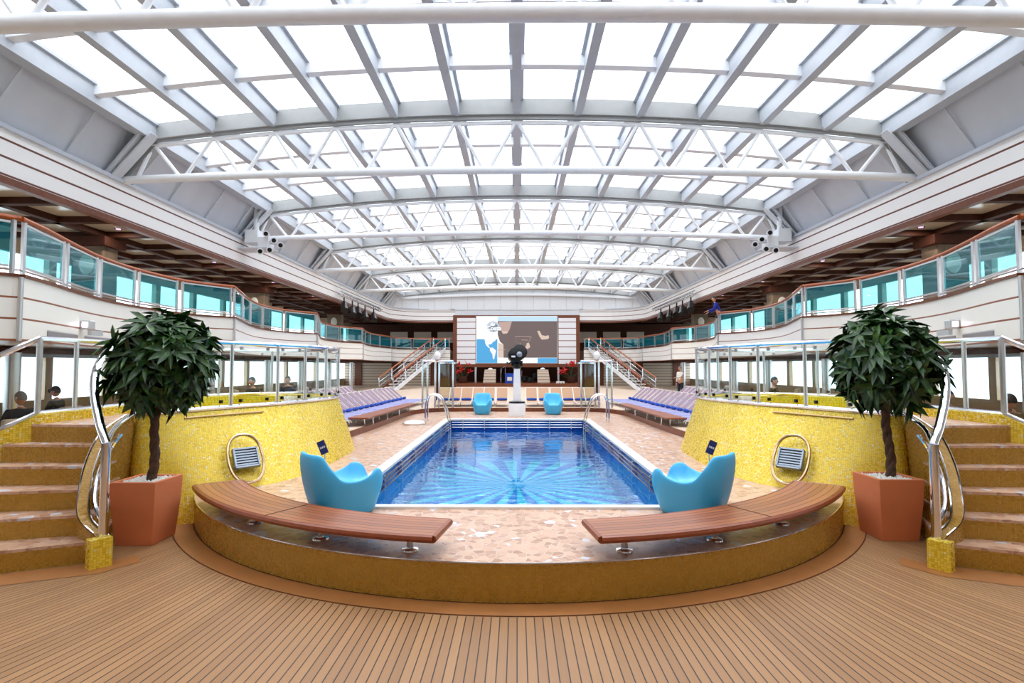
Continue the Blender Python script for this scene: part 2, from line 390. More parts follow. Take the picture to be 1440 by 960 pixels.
        if bevel:
            b = o.modifiers.new('bevel', 'BEVEL'); b.width = bevel; b.segments = 2; b.limit_method = 'ANGLE'
        if subsurf:
            b = o.modifiers.new('subsurf', 'SUBSURF'); b.levels = subsurf; b.render_levels = subsurf
        return o
def tag(o, label=None, cat=None, group=None, kind=None):
    if label: o['label'] = label
    if cat: o['category'] = cat
    if group: o['group'] = group
    if kind: o['kind'] = kind
    return o
def thing(name, label, cat, loc=(0, 0, 0), group=None):
    o = bpy.data.objects.new(name, None); COL.objects.link(o); o.location = loc; o.empty_display_size = .1
    return tag(o, label, cat, group)
def struct(o, label=None): return tag(o, label=label, kind='structure')
def dup(root, loc, rz=0, label=None, group=None):
    r = root.copy(); COL.objects.link(r); r.location = loc; r.rotation_euler = (0, 0, rz)
    if label: r['label'] = label
    if group: r['group'] = group
    for ch in list(root.children):
        c = ch.copy(); COL.objects.link(c); c.parent = r
        for gch in ch.children:
            d = gch.copy(); COL.objects.link(d); d.parent = c
    return r
def spline(pts, k=6):
    """Catmull-Rom through points of any dimension"""
    P = [Vector(p) for p in pts]; P = [2 * P[0] - P[1]] + P + [2 * P[-1] - P[-2]]; out = []
    for i in range(1, len(P) - 2):
        for j in range(k):
            t = j / k; a, b, c, d = P[i - 1:i + 3]
            out.append(.5 * ((2 * b) + (c - a) * t + (2 * a - 5 * b + 4 * c - d) * t * t + (3 * b - 3 * c + d - a) * t ** 3))
    out.append(P[-2]); return out
SIDE = {-1: 'left', 1: 'right'}
ORD = ['first', 'second', 'third', 'fourth', 'fifth', 'sixth', 'seventh', 'eighth', 'ninth', 'tenth', 'eleventh', 'twelfth', 'thirteenth',
       'fourteenth', 'fifteenth', 'sixteenth', 'seventeenth', 'eighteenth', 'nineteenth', 'twentieth']

# ================================================================ SETTING
CY = 10.0; CR = 5.05; DZ = .35
def arc(r, a0, a1, n): return [(r * math.sin(a0 + (a1 - a0) * i / n), CY - r * math.cos(a0 + (a1 - a0) * i / n)) for i in range(n + 1)]
# teak floor
m = MB(); m.add([(-16, -7, 0), (16, -7, 0), (16, 6.8, 0), (-16, 6.8, 0)], [(0, 1, 2, 3)])
for s in (-1, 1): m.add([(s * 3.6, 6.8, 0), (s * 16, 6.8, 0), (s * 16, 8.2, 0), (s * 3.6, 8.2, 0)], [(0, 1, 2, 3)])
struct(m.build('floor', DECKW))
a1 = math.radians(64)
m = MB(); o_ = arc(CR + .25, -a1, a1, 64); i_ = arc(CR - .02, -a1, a1, 64)
m.rows([[(x, y, .004) for x, y in o_], [(x, y, .004) for x, y in i_]]); m.rows([[(x, y, 0) for x, y in o_], [(x, y, .004) for x, y in o_]])
m.rows([[(x, y, 0) for x, y in arc(CR + .262, -a1, a1, 64)], [(x, y, 0.0045) for x, y in o_]])
struct(m.build('trim_1', BORDER))
for nm_, ra, rb in (('trim_4', CR + .248, CR + .258), ('trim_5', CR - .01, CR + .014)):
    m = MB(); m.rows([[(x, y, .0065) for x, y in arc(ra, -a1, a1, 96)], [(x, y, .0065) for x, y in arc(rb, -a1, a1, 96)]]); struct(m.build(nm_, DBROWN))
for s in (-1, 1):
    m = MB(); P_ = [(4.25, 5.62), (8.6, 3.65), (8.6, 4.0), (4.5, 5.9), (4.2, 6.15), (4.05, 5.95)]; m.add([(s * x, y, .0035) for x, y in P_], [tuple(range(6))]); struct(m.build('trim_%d' % (7 + (s > 0)), BORDER))
# raised paved deck with the pool cut out of it
PX = 2.22; PY0 = 6.9; PY1 = 18.0
aa = math.acos((CY - PY0) / CR); ab = math.acos((CY - 7.65) / CR)
front = arc(CR, -aa, aa, 60)
m = MB(); n = len(front)
m.add([(x, y, DZ) for x, y in front], [tuple(range(n))])
for s in (-1, 1):
    e = [(s * x, y) for x, y in arc(CR, aa, ab, 8)]
    poly = [(s * PX, PY0)] + e + [(s * 15, 7.65), (s * 15, 48), (s * PX, 48)]
    m.add([(x, y, DZ) for x, y in poly], [tuple(range(len(poly)))])
m.add([(-PX, PY1, DZ), (PX, PY1, DZ), (PX, 48, DZ), (-PX, 48, DZ)], [(0, 1, 2, 3)])
struct(m.build('floor_pool_deck', PAVE))
m = MB(); fr = arc(CR, -a1, a1, 96); L = [CR * 2 * a1 * i / 96 for i in range(97)]
m.rows([[(x, y, .0) for x, y in fr], [(x, y, DZ - .004) for x, y in fr]], uvs=[[(l, 0) for l in L], [(l, DZ) for l in L]])
struct(m.build('wall_platform_riser', GOLDD, smooth=True))
m = MB(); m.tube([(x, y, DZ) for x, y in arc(CR, -a1, a1, 96)], .008, 6); struct(m.build('trim_2', STEEL))
for s in (-1, 1):
    m = MB(); m.wall([(s * 4.45, 7.65), (s * 15, 7.65)], 0, DZ, .02); struct(m.build('wall_%s_riser' % SIDE[s], GOLDD))
# pool basin
m = MB(); m.add([(-PX, PY0, -.72), (PX, PY0, -.72), (PX, PY1, -.72), (-PX, PY1, -.72)], [(0, 1, 2, 3)]); struct(m.build('floor_pool', POOLF))
m = MB()
for a, b in (((-PX, PY0), (PX, PY0)), ((PX, PY0), (PX, PY1)), ((PX, PY1), (-PX, PY1)), ((-PX, PY1), (-PX, PY0))):
    l = math.hypot(b[0] - a[0], b[1] - a[1])
    m.add([a + (-.72,), b + (-.72,), b + (DZ,), a + (DZ,)], [(0, 1, 2, 3)], [(0, -.72), (l, -.72), (l, DZ), (0, DZ)])
struct(m.build('wall_pool', POOLT))
m = MB(); W_ = .16; z0, z1 = DZ - .02, DZ + .03
m.box(-PX - W_, PX + W_, PY0 - .1, PY0 + .02, z0, z1); m.box(-PX - W_, PX + W_, PY1 - .02, PY1 + W_, z0, z1)
for s in (-1, 1):
    a, b = sorted((s * (PX - .02), s * (PX + W_))); m.box(a, b, PY0 + .02, PY1 - .02, z0, z1)
struct(m.build('trim_3', COPING))
w_ = thing('pool_water', 'still turquoise water filling the long rectangular swimming pool', 'water', (0, 12.5, 0))
m = MB(); m.add([(-PX, PY0, .03), (PX, PY0, .03), (PX, PY1, .03), (-PX, PY1, .03)], [(0, 1, 2, 3)])
m.build('water_surface', WATER, w_)
for side, s in (('left', -1), ('right', 1), ('far', 0)):
    r = thing('pool_grab_rail', {'left': 'three steel grab bars along the left pool wall', 'right': 'three steel grab bars along the right pool wall', 'far': 'three steel grab bars across the far pool wall above the water'}[side], 'rail', (s * PX, 12.5 if s else PY1, .03))
    for z in (.12, .2, .28):
        m = MB()
        if s: m.tube([(s * (PX - .06), PY0 + .1, z), (s * (PX - .06), PY1 - .1, z)], .017, 6)
        else: m.tube([(-PX + .1, PY1 - .06, z), (PX - .1, PY1 - .06, z)], .013, 6)
        m.build('bar', STEEL, r)
    k = 8 if s else 6
    for i in range(k):
        f = (i + .5) / k; m = MB()
        if s: y = PY0 + .1 + f * (PY1 - PY0 - .2); m.box(s * PX - .06, s * PX + .06, y - .015, y + .015, .06, .32)
        else: x = -PX + .1 + f * (2 * PX - .2); m.box(x - .012, x + .012, PY1 - .08, PY1, .06, .32)
        m.build('bracket', FRAME, r)

# ---------------------------------------------------------------- roof
def zg(x): return 9.1 - .65 * (x / 9.66) ** 2
def zt(x): return 8.52 - .58 * (x / 9.66) ** 2
def zb(x): return 7.26 - .24 * (x / 10.4) ** 2
TY = [.9, 7.78, 14.2, 21.0, 28.0, 35.6, 42.6, 46.3]  # short last bay is glazed only to let light onto the end wall
XN = [-9.66 + 1.61 * i for i in range(13)]
place = ['above the camera', 'nearest in view', 'second from the camera', 'third from the camera', 'fourth from the camera', 'sixth from the camera', 'farthest and shortest, added to light the end wall']
for b in range(7):
    y0, y1 = TY[b], TY[b + 1]
    r = thing('skylight_section', 'white framed glass roof section %s' % place[b], 'skylight', (0, (y0 + y1) / 2, zg(0)), 'arched skylight sections over the pool')
    for i, x in enumerate(XN):
        wd = .3 if i in (0, 12) else .2; m = MB(); z = zg(x)
        m.box(x - wd / 2, x + wd / 2, y0 + .02, y1 - .1, z - .42, z - .02); m.box(x - wd / 2 - .07, x + wd / 2 + .07, y0 + .1, y1 - .1, z - .02, z + .05)
        m.build('rafter', RAFT, r)
    for k in (1, 2):
        yk = y0 + (y1 - y0) * k / 3; m = MB()
        xs = [-9.66 + 19.32 * i / 36 for i in range(37)]
        m.rows([[(x, yk + dy, zg(x) + dz) for x in xs] for dy, dz in ((-.1, -.26), (-.1, .03), (.1, .03), (.1, -.26), (-.1, -.26))]); m.build('purlin', WHITE, r)
    xs = [-9.66 + 19.32 * i / 36 for i in range(37)]
    m = MB(); m.rows([[(x, y1 - .12, zg(x) + .03) for x in xs], [(x, y1 - .12, zt(x) + .06) for x in xs], [(x, y1 - .02, zt(x) + .06) for x in xs], [(x, y1 - .02, zg(x) + .03) for x in xs], [(x, y1 - .12, zg(x) + .03) for x in xs]])
    m.rows([[(x, y1 - .2, zg(x) - .36) for x in xs], [(x, y1 - .2, zg(x) - .42) for x in xs], [(x, y1 - .12, zg(x) - .42) for x in xs], [(x, y1 - .12, zg(x) - .36) for x in xs], [(x, y1 - .2, zg(x) - .36) for x in xs]])
    m.build('cross_beam', BEAMG, r)
    m = MB(); m.rows([[(x, y0, zg(x) + .04) for x in xs], [(x, y1, zg(x) + .04) for x in xs]]); m.build('glass_panel', GLASSR, r)
names = ['nearest roof truss, its bottom tube crossing the top of the photo', 'second white roof truss from the camera', 'third white roof truss from the camera, white gantries at its ends',
         'fourth white roof truss from the camera', 'fifth white roof truss, in front of the end wall']
for k, ty in enumerate(TY[1:6]):
    t = thing('roof_truss', names[k], 'truss', (0, ty, zb(0)), 'white trusses under the skylight')
    xs = [-10.4 + 20.8 * i / 40 for i in range(41)]
    m = MB(); m.tube([(x, ty, zb(x)) for x in xs], .13 if k == 0 else .105, 12); m.build('bottom_chord', WHITE, t)
    m = MB(); xs = [-9.66 + 19.32 * i / 36 for i in range(37)]; m.tube([(x, ty, zt(x)) for x in xs], .06, 8); m.build('top_chord', WHITE, t)
    for i in range(12):
        xm = (XN[i] + XN[i + 1]) / 2
        for xa, xb in ((XN[i], xm - .09), (XN[i + 1], xm + .09)):
            m = MB(); m.tube([(xa + (.05 if xb > xa else -.05), ty, zt(xa)), (xb, ty, zb(xm) + .05)], .05, 7); m.build('diagonal', WHITE, t)
    for s in (-1, 1):
        for dx in (0, .38):
            m = MB(); m.tube([(s * (9.68 + dx * .5), ty, zt(9.66) - .02), (s * (10.05 + dx), ty, zb(10) + .03)], .055, 7); m.build('end_post', WHITE, t)
# grey shoulders between skylight and gallery fascia, end walls
for s in (-1, 1):
    m = MB(); m.add([(s * 9.84, -7, 8.42), (s * 9.84, 46.6, 8.42), (s * 10.62, 46.6, 7.0), (s * 10.62, -7, 7.0)], [(0, 1, 2, 3)])
    m.add([(s * 9.86, -7, 8.6), (s * 9.86, 46.6, 8.6), (s * 10.8, 46.6, 7.0), (s * 10.8, -7, 7.0)], [(0, 1, 2, 3)])
    struct(m.build('ceiling_shoulder_%s' % SIDE[s], GREYP))
    for k in range(0, 27):
        y = -4.6 + 1.9 * k; m = MB(); m.beam((s * 9.62, y, 8.47), (s * 10.6, y, 7.0), .035, .05, (0, 1, 0)); struct(m.build('trim_%d' % (10 + k + (30 if s > 0 else 0)), GREYP))
    for k, ty in enumerate(TY[1:7]):
        f = thing('roof_portal_frame', 'grey slanted steel frame at the %s end of the %s roof truss' % (SIDE[s], ['nearest', 'second', 'third', 'fourth', 'fifth', 'farthest'][k]), 'frame', (s * 10.5, ty, 7.0), 'slanted frames where the trusses meet the side panels')
        m = MB(); m.beam((s * 9.55, ty - .32, 8.2), (s * 10.5, ty - .32, 7.02), .06, .5, (0, 1, 0)); m.build('web', GREYP, f)
        m = MB(); m.beam((s * 9.42, ty - .32, 8.12), (s * 10.38, ty - .32, 7.02), .3, .05, (s * .8, 0, .5)); m.build('flange', GREYP, f)
        m = MB(); m.beam((s * 9.62, ty + .1, 8.1), (s * 10.5, ty + .1, 7.02), .3, .3, (s * .8, 0, .5)); m.build('pier', BEAMG, f)
m = MB(); m.box(-10.7, 10.7, 46.45, 46.65, 6.9, 9.4); m.box(-5.28, 5.28, 46.5, 46.65, 2.6, 6.95); struct(m.build('wall_far_upper', WHITE))
for k in range(15):
    m = MB(); x = -9.8 + 1.4 * k; m.box(x - .02, x + .02, 46.42, 46.46, 6.95, 8.9); struct(m.build('trim_%d' % (80 + k), GREYP))
m = MB(); xs = [-10.6 + 21.2 * i / 30 for i in range(31)]; m.rows([[(x, 46.4, 8.1 - .35 * (x / 10.6) ** 2) for x in xs], [(x, 46.4, 8.3 - .35 * (x / 10.6) ** 2) for x in xs], [(x, 46.2, 8.3 - .35 * (x / 10.6) ** 2) for x in xs], [(x, 46.2, 8.1 - .35 * (x / 10.6) ** 2) for x in xs]])
struct(m.build('trim_79', WHITE))
m = MB(); m.box(-11, 11, -7, .7, 9.12, 9.2); struct(m.build('ceiling_back', WHITE))
m = MB(); m.box(-16, 16, -7.2, -7, 0, 9.2); struct(m.build('wall_back', CREAM))

# ---------------------------------------------------------------- galleries (mirrored left and right)
XF = 10.5; XO = 15.0; ZC = 5.86; ZTOP = 6.92; ZB = 3.5; ZU = 2.5
fasc = [(XF, -7), (XF, 10), (XF, 25), (XF, 41)] + [(XF - 3 + 3 * math.cos(a), 43.6 + 3 * math.sin(a)) for a in [PI / 2 * i / 8 for i in range(9)]] + [(5.3, 46.6)]
bays = [[(8.0, -7), (8.0, -1), (8.6, 2), (8.9, 5), (8.75, 7.2), (7.99, 8.34), (7.84, 8.5)],
        [(7.84, 8.5), (8.06, 9.2), (8.45, 10.2), (8.9, 11.5), (9.13, 12.7), (9.16, 14), (8.95, 15.1), (8.3, 15.9)],
        [(8.3, 15.9), (8.75, 17.2), (9.3, 18.8), (9.7, 20.4), (9.75, 21.8), (9.45, 23.0), (8.8, 23.9)],
        [(8.8, 23.9), (9.3, 25.5), (10, 27.6), (10.45, 29.7), (10.4, 31.6), (10, 32.8), (9.5, 33.6)],
        [(9.5, 33.6), (10, 36), (10.35, 39), (10.1, 41.5), (9.9, 43)],
        [(9.9, 43), (9.9, 44.6), (8.9, 45.6), (7.3, 45.9), (5.6, 45.9)]]
def resample(pts, n):
    P = [Vector(p) for p in pts]; L = [0]
    for i in range(1, len(P)): L.append(L[-1] + (P[i] - P[i - 1]).length)
    out = []
    for k in range(n + 1):
        d = L[-1] * k / n; i = max(j for j in range(len(L)) if L[j] <= d + 1e-9); i = min(i, len(P) - 2)
        out.append(P[i].lerp(P[i + 1], (d - L[i]) / (L[i + 1] - L[i])))
    return out
TR = 100
for s in (-1, 1):
    S = SIDE[s]
    fs_ = [(s * x, y) for x, y in fasc]
    m = MB(); m.wall(fs_, ZC, ZTOP, .14); struct(m.build('wall_%s_fascia' % S, FASC_U))
    m = MB(); m.wall([(s * (abs(x) - .04 if i < 4 else abs(x) - .03), y) for i, (x, y) in enumerate(fasc)], ZC - .06, ZC + .09, .18); struct(m.build('trim_%d' % (TR + (s > 0)), BROWN))
    m = MB(); m.wall(fs_, ZTOP, ZTOP + .09, .3); struct(m.build('trim_%d' % (TR + 2 + (s > 0)), GUTTER))
    # upper ceiling with battens
    m = MB(); m.box(min(s * XF, s * XO), max(s * XF, s * XO), -7, 50, ZC + .1, ZC + .2); struct(m.build('ceiling_gallery_%s' % S, CEILP))
    k = 0; y = 4.2
    while y < 47:
        m = MB(); m.box(min(s * 10.56, s * XO), max(s * 10.56, s * XO), y - .09, y + .09, ZC - .06, ZC + .1); struct(m.build('trim_%d' % (110 + k + 50 * (s > 0)), DBROWN)); y += 1.62; k += 1
    for j, xx in enumerate((11.9, 13.4)):
        m = MB(); m.box(s * xx - .1, s * xx + .1, -7, 47, ZC - .06, ZC + .1); struct(m.build('trim_%d' % (220 + j + 5 * (s > 0)), DBROWN))
    # gallery slab and its wavy parapet
    edge = []
    for b in bays: edge += spline(b, 4)[:-1]
    edge += [Vector((5.6, 45.9))]
    ed = [(s * p[0], p[1]) for p in edge]
    m = MB(); cor = [p for p in ed if p[1] < 44]
    for z in (ZU + .02, ZB - .02): m.rows([[(x, y, z) for x, y in cor] + [(s * 9.9, 52, z)], [(s * XO, y, z) for x, y in cor] + [(s * XO, 52, z)]])
    m.box(min(s * 5.6, s * 10), max(s * 5.6, s * 10), 45.9, 51, ZU + .03, ZB - .03)
    struct(m.build('floor_gallery_%s' % S, GALF))
    for k, b in enumerate(bays):
        p = [(s * q[0], q[1]) for q in spline(b, 4)]
        m = MB(); m.wall(p, ZU, ZB, .1); struct(m.build('wall_%s_parapet_%d' % (S, k), FASC_L))
        m = MB(); m.wall(p, ZB, ZB + .05, .16); struct(m.build('trim_%d' % (240 + k + 10 * (s > 0)), BROWN))
        if k < 5:
            e_ = b[-1]; m = MB(); m.tube([(s * (e_[0] - .06), e_[1] - .03, ZU), (s * (e_[0] - .06), e_[1] - .03, ZB)], .035, 8); struct(m.build('trim_%d' % (310 + k + 10 * (s > 0)), FRAME))
        if True:
            if k == 0: b = b[3:]
            bay = ['short stretch at the photo edge', 'nearest curved bay', 'second curved bay', 'third curved bay', 'fourth curved bay', 'far end beside the screen'][k]
            npan = [3, 5, 5, 5, 4, 4][k]
            cx = s * b[0][0]
            r = thing('balcony_railing', 'teal glass balustrade of the upper %s gallery, %s' % (S, bay), 'railing', (cx, b[0][1], ZB + .05), 'teal glass balustrades along the upper gallery')
            pp = resample([tuple(q) for q in spline(b, 8)], npan)
            pp = [Vector((s * q.x, q.y, 0)) for q in pp]
            m = MB(); m.tube([(s * q[0], q[1], ZB + .93) for q in spline(b, 5)], .045, 8); m.build('handrail', RAILW, r)
            m = MB(); m.tube([(s * q[0], q[1], ZB + .12) for q in spline(b, 5)], .02, 6); m.build('bottom_rail', FRAME, r)
            for i in range(npan):
                a, c = pp[i], pp[i + 1]; d = (c - a); l = d.length; d.normalize(); ga = a + d * .13; gc = c - d * .13
                m = MB()
                for q, w in ((ga - d * .04, .03), (gc + d * .04, .03)): m.beam(q + Vector((0, 0, ZB + .06)), q + Vector((0, 0, ZB + .9)), .05, .05)
                m.beam(ga + Vector((0, 0, ZB + .86)), gc + Vector((0, 0, ZB + .86)), .03, .035); m.beam(ga + Vector((0, 0, ZB + .17)), gc + Vector((0, 0, ZB + .17)), .03, .035)
                fr_ = m.build('panel_frame', FRAME, r)
                m = MB(); m.beam(ga + Vector((0, 0, ZB + .515)), gc + Vector((0, 0, ZB + .515)), .012, .68); m.build('glass_panel', GLASST, r)
    # outer walls: posts, sills, headers; the windows between them
    for lv, (z0, z1, zh) in enumerate(((DZ, 1.05, 2.42), (ZB, 4.3, 5.5))):
        top = ZU if lv == 0 else ZC + .1
        m = MB(); m.box(min(s * XO, s * (XO + .15)), max(s * XO, s * (XO + .15)), -7, 50, z0 - (.4 if lv == 0 else 1.1), z1); m.box(min(s * XO, s * (XO + .15)), max(s * XO, s * (XO + .15)), -7, 50, zh, top + .2)
        y = -6.0
        while y < 50: m.box(min(s * (XO - .04), s * (XO + .15)), max(s * (XO - .04), s * (XO + .15)), y - .14, y + .14, z1, zh); y += 2.6
        struct(m.build('wall_%s_%s' % (S, 'lower' if lv == 0 else 'upper'), mat('outer_wall_%s_%d' % (S, lv), (196, 172, 142) if lv == 0 else (190, 176, 156), .5, noise=.05)))
        m = MB(); m.add([(s * (XO + .08), -7, z1), (s * (XO + .08), 50, z1), (s * (XO + .08), 50, zh), (s * (XO + .08), -7, zh)], [(0, 1, 2, 3)]); struct(m.build('window_%d' % (lv + 1 + 2 * (s > 0)), GLASSW))
    # dark soffit strip below the parapet on the lower level
    m = MB(); m.box(min(s * 10.6, s * XO), max(s * 10.6, s * XO), -7, 50, ZU - .12, ZU); struct(m.build('ceiling_soffit_%s' % S, DBROWN))
    # round steel columns of the lower level
    for k, (x, y) in enumerate(((10.2, 11), (10.9, 15.5), (11.2, 20), (11.2, 24.5), (11.5, 29), (11.5, 33.5), (11.5, 38))):
        c = thing('steel_column', 'polished round column under the %s gallery, %s from the camera' % (S, ORD[k]), 'column', (s * x, y, DZ), 'polished columns under the gallery')
        m = MB(); m.lathe([(.13, DZ), (.13, ZU - .12)], (s * x, y, 0), 16); m.build('shaft', FRAME, c)
        m = MB(); m.lathe([(.18, DZ), (.18, DZ + .06), (.14, DZ + .1)], (s * x, y, 0), 16); m.build('base', STEEL, c)
    # stone-clad columns with oval lamps on the upper gallery
    for k, (x, y) in enumerate(((12.2, 15.6), (12.2, 25.5), (12.0, 36))):
        c = thing('stone_column', 'stone-clad pillar with oval lamp, %s upper gallery, %s from the camera' % (S, ORD[k]), 'column', (s * x, y, ZB), 'stone pillars of the upper gallery')
        m = MB(); m.box(s * x - .45, s * x + .45, y - .3, y + .3, ZB, ZC - .06); m.build('shaft', STONE, c, bevel=.03)
        m = MB(); m.box(s * x - .6, s * x + .6, y - .42, y + .42, ZC - .35, ZC - .07); m.build('capital', DBROWN, c, bevel=.02)
        m = MB(); m.lathe([(.001, -.05), (.14, -.04), (.2, 0), (.2, .02)], (0, 0, 0), 20, 1, 1.5)
        m.v = [(s * x + v[0], y - .32 + v[2], 5.0 + v[1]) for v in m.v]; m.build('oval_lamp', LAMPM if False else CREAM, c)
    # downlights
    for k in range(9):
        x, y = s * (11.15 + (k % 2) * 1.5), 10.2 + 1.62 * 1.5 * k
        d = thing('downlight', 'small recessed spotlight in the %s gallery ceiling, %s from the camera' % (S, ORD[k]), 'light', (x, y, ZC + .1), 'recessed ceiling spotlights')
        m = MB(); m.lathe([(.1, -.025), (.1, 0)], (x, y, ZC + .1), 14); m.build('trim_ring', STEEL, d)
        m = MB(); m.lathe([(.06, -.035), (.06, -.024)], (x, y, ZC + .1), 12); m.build('lens', mat('violet_lens_%s%d' % (S, k), (235, 190, 240), .3, noise=0, emit=1.2), d)
        ld_ = bpy.data.lights.new('downlight_beam', 'AREA'); ld_.shape = 'DISK'; ld_.size = .12; ld_.energy = 16; ld_.color = (1, .93, .85); lo = bpy.data.objects.new('downlight_beam', ld_); COL.objects.link(lo); lo.parent = d; lo.location = (0, 0, -.045)
    # little spotlight box and vent strips on the near parapet
    q = Yp(125, 457, 10.7); x, z = q.x, q.z
    if s > 0: x = -x
    sp = thing('spotlight', 'small boxy floodlight with a bright lens on the %s parapet above the potted tree' % S, 'spotlight', (x, 10.7, z))
    m = MB(); m.box(x - .1, x + .1, 10.6, 10.75, z - .09, z + .09); m.build('housing', FRAME, sp, bevel=.02)
    m = MB(); m.box(x - .05, x + .05, 10.59, 10.6, z - .05, z + .05); m.build('lens', LAMPM, sp)
    m = MB(); m.box(x - s * .02 - .04, x - s * .02 + .04, 10.7, 11.0, z - .2, z - .1); m.build('bracket', FRAME, sp)
    for k, (ya, yb) in enumerate(((9.2, 10.6), (10.75, 12.6))):
        pts = [p for p in spline([(7.84, 8.5), (8.06, 9.2), (8.45, 10.2), (8.9, 11.5), (9.13, 12.7), (9.16, 14)], 12) if ya < p.y < yb]
        vg = MB(); vg.wall([(s * (p.x - .055), p.y) for p in pts], 2.62, 2.7, .02)
        v = thing('vent_grille', 'long narrow grey air grille low on the %s parapet, %s one' % (S, ['nearer', 'farther'][k]), 'vent', (s * (pts[0].x - .05), pts[0].y, 2.62), 'air grilles on the parapets')
        vg.build('louver', mat('grille_%s%d' % (S, k), (150, 146, 150), .4, .4, noise=.03), v)
        vg = MB(); vg.wall([(s * (p.x - .05), p.y) for p in pts], 2.6, 2.72, .012); vg.build('surround', FRAME, v)
# far end
m = MB(); m.box(-16, 16, 51, 51.2, 0, 9.2); struct(m.build('wall_far', DBROWN))
m = MB(); m.box(-16, 16, 47, 51, ZC + .1, ZC + .2); struct(m.build('ceiling_far', DBROWN))
for s in (-1, 1):
    m = MB(); m.box(min(s * 5.6, s * 15), max(s * 5.6, s * 15), 47.6, 47.7, DZ, ZU - .1); struct(m.build('wall_far_lower_%s' % SIDE[s], SLATS))
    for k, x in enumerate((7.2, 10.6, 13.8)):
        m = MB(); m.box(s * x - .3, s * x + .3, 47.5, 47.62, DZ, ZU - .1); struct(m.build('trim_%d' % (270 + k + 5 * (s > 0)), BROWN))
    for k, x in enumerate((6.6, 8.8, 11)):
        m = MB(); m.box(s * x - .8, s * x + .8, 50.85, 51, 4.3, 5.3); struct(m.build('wall_far_panel_%d' % (k + 4 * (s > 0)), CEILP))
m = MB(); m.box(-5.6, 5.6, 50.2, 50.3, DZ, 3.1); struct(m.build('wall_stage', DBROWN))
m = MB(); m.box(-5.6, 5.6, 43.0, 51, DZ, .75); struct(m.build('floor_stage', BROWN))
# ---------------------------------------------------------------- big screen
def flat(name, pts, m, parent, Y, th=.02):
    """flat plate with thickness, outline given as (x, z)"""
    b = MB(); n = len(pts)
    b.add([(x, Y, z) for x, z in pts] + [(x, Y + th, z) for x, z in pts], [tuple(range(n)), tuple(range(2 * n - 1, n - 1, -1))] + [(i, (i + 1) % n, n + (i + 1) % n, n + i) for i in range(n)])
    return b.build(name, m, parent)
YS = 45.6
def scr(cx, cy): q = Yp(640 + cx / 7.383, 430 + cy / 7.383, YS); return (q.x, q.z)
SC_ = {k: mat('screen_' + k, c, .4, noise=0, emit=.92) for k, c in dict(white=(244, 248, 252), sea=(70, 164, 220), pale=(190, 222, 242), brown=(104, 88, 86), beige=(216, 192, 176), grey=(120, 130, 142), line=(190, 160, 150)).items()}
for v in SC_.values(): v.node_tree.nodes['Principled BSDF'].inputs['Base Color'].default_value = (.02, .02, .02, 1)
t = thing('video_screen', 'large video screen in brown wood frame with white slatted sides above the stage', 'screen', (0, YS, 2.2))
x0, zt_ = scr(-22, 95); x1, zb_ = scr(1298, 636); xi0, zi1 = scr(0, 125)
def rect(name, c0, c1, m, Y, th=.02, par=None):
    a = scr(*c0); b = scr(*c1); return flat(name, [(a[0], b[1]), (b[0], b[1]), (b[0], a[1]), (a[0], a[1])], m, par or t, Y, th)
rect('frame', (-22, 95), (1298, 636), BROWN, YS + .1, .35)
rect('side_panel', (20, 125), (210, 604), SCRP, YS + .06, .06); rect('side_panel', (1074, 125), (1258, 602), SCRP, YS + .06, .06)
dsp = rect('display', (218, 105), (1064, 594), SC_['white'], YS + .05, .08)
def on(name, pts, m, d=.02): return flat(name, [scr(*p) for p in pts], m, dsp, YS + .05 - d, .006)
on('picture_strip', [(443, 110), (1060, 110), (1060, 158), (443, 158)], SC_['pale'])
on('picture_field', [(443, 158), (1060, 158), (1060, 537), (502, 537), (500, 400), (465, 370), (443, 300)], SC_['brown'])
on('picture_field', [(446, 380), (498, 400), (500, 535), (446, 535)], SC_['beige'])
on('sea', [(222, 345), (438, 345), (438, 592), (222, 592)], SC_['sea'])
on('sea', [(858, 540), (1062, 540), (1062, 592), (858, 592)], SC_['sea'])
on('continent', [(300, 343), (310, 360), (312, 385), (325, 412), (345, 432), (362, 440), (356, 424), (346, 405), (352, 398), (375, 398), (392, 375), (415, 362), (430, 343)], SC_['white'], .03)
on('continent', [(362, 434), (390, 432), (426, 465), (417, 500), (404, 556), (392, 548), (386, 500), (362, 465)], SC_['white'], .03)
on('hand', [(852, 260), (876, 258), (900, 303), (940, 312), (968, 302), (977, 330), (960, 345), (900, 350), (878, 322)], SC_['beige'], .03)
on('blossom', [(712, 432), (738, 415), (745, 384), (768, 384), (780, 428), (752, 447)], SC_['beige'], .03)
on('blossom', [(655, 430), (662, 412), (675, 385), (682, 420), (676, 432)], SC_['beige'], .03)
on('sail', [(450, 168), (590, 160), (565, 245), (540, 285), (490, 280), (470, 230)], SC_['line'], .03)
on('sail', [(480, 262), (550, 262), (540, 284), (500, 290)], SC_['beige'], .035)
for a, b_ in (((622, 312), (792, 318)), ((622, 312), (655, 405)), ((792, 318), (748, 400)), ((690, 350), (755, 352)), ((420, 455), (520, 452))):
    on('fine_line', [a, b_, (b_[0] + 1, b_[1] + 5), (a[0] + 1, a[1] + 5)], SC_['line'], .03)
on('logo_shadow', [(395 + 68 * math.cos(a), 216 + 56 * math.sin(a)) for a in [2 * PI * i / 20 for i in range(20)]], mat('screen_shadow', (150, 160, 172), .4, noise=0, emit=.7), .022)
on('logo_shadow', [(400 + 46 * math.cos(a), 222 + 42 * math.sin(a)) for a in [2 * PI * i / 20 for i in range(20)]], SC_['grey'], .026)
on('logo_funnel', [(362, 206), (372, 180), (395, 170), (392, 184), (414, 180), (416, 198), (402, 208)], SC_['white'], .04)
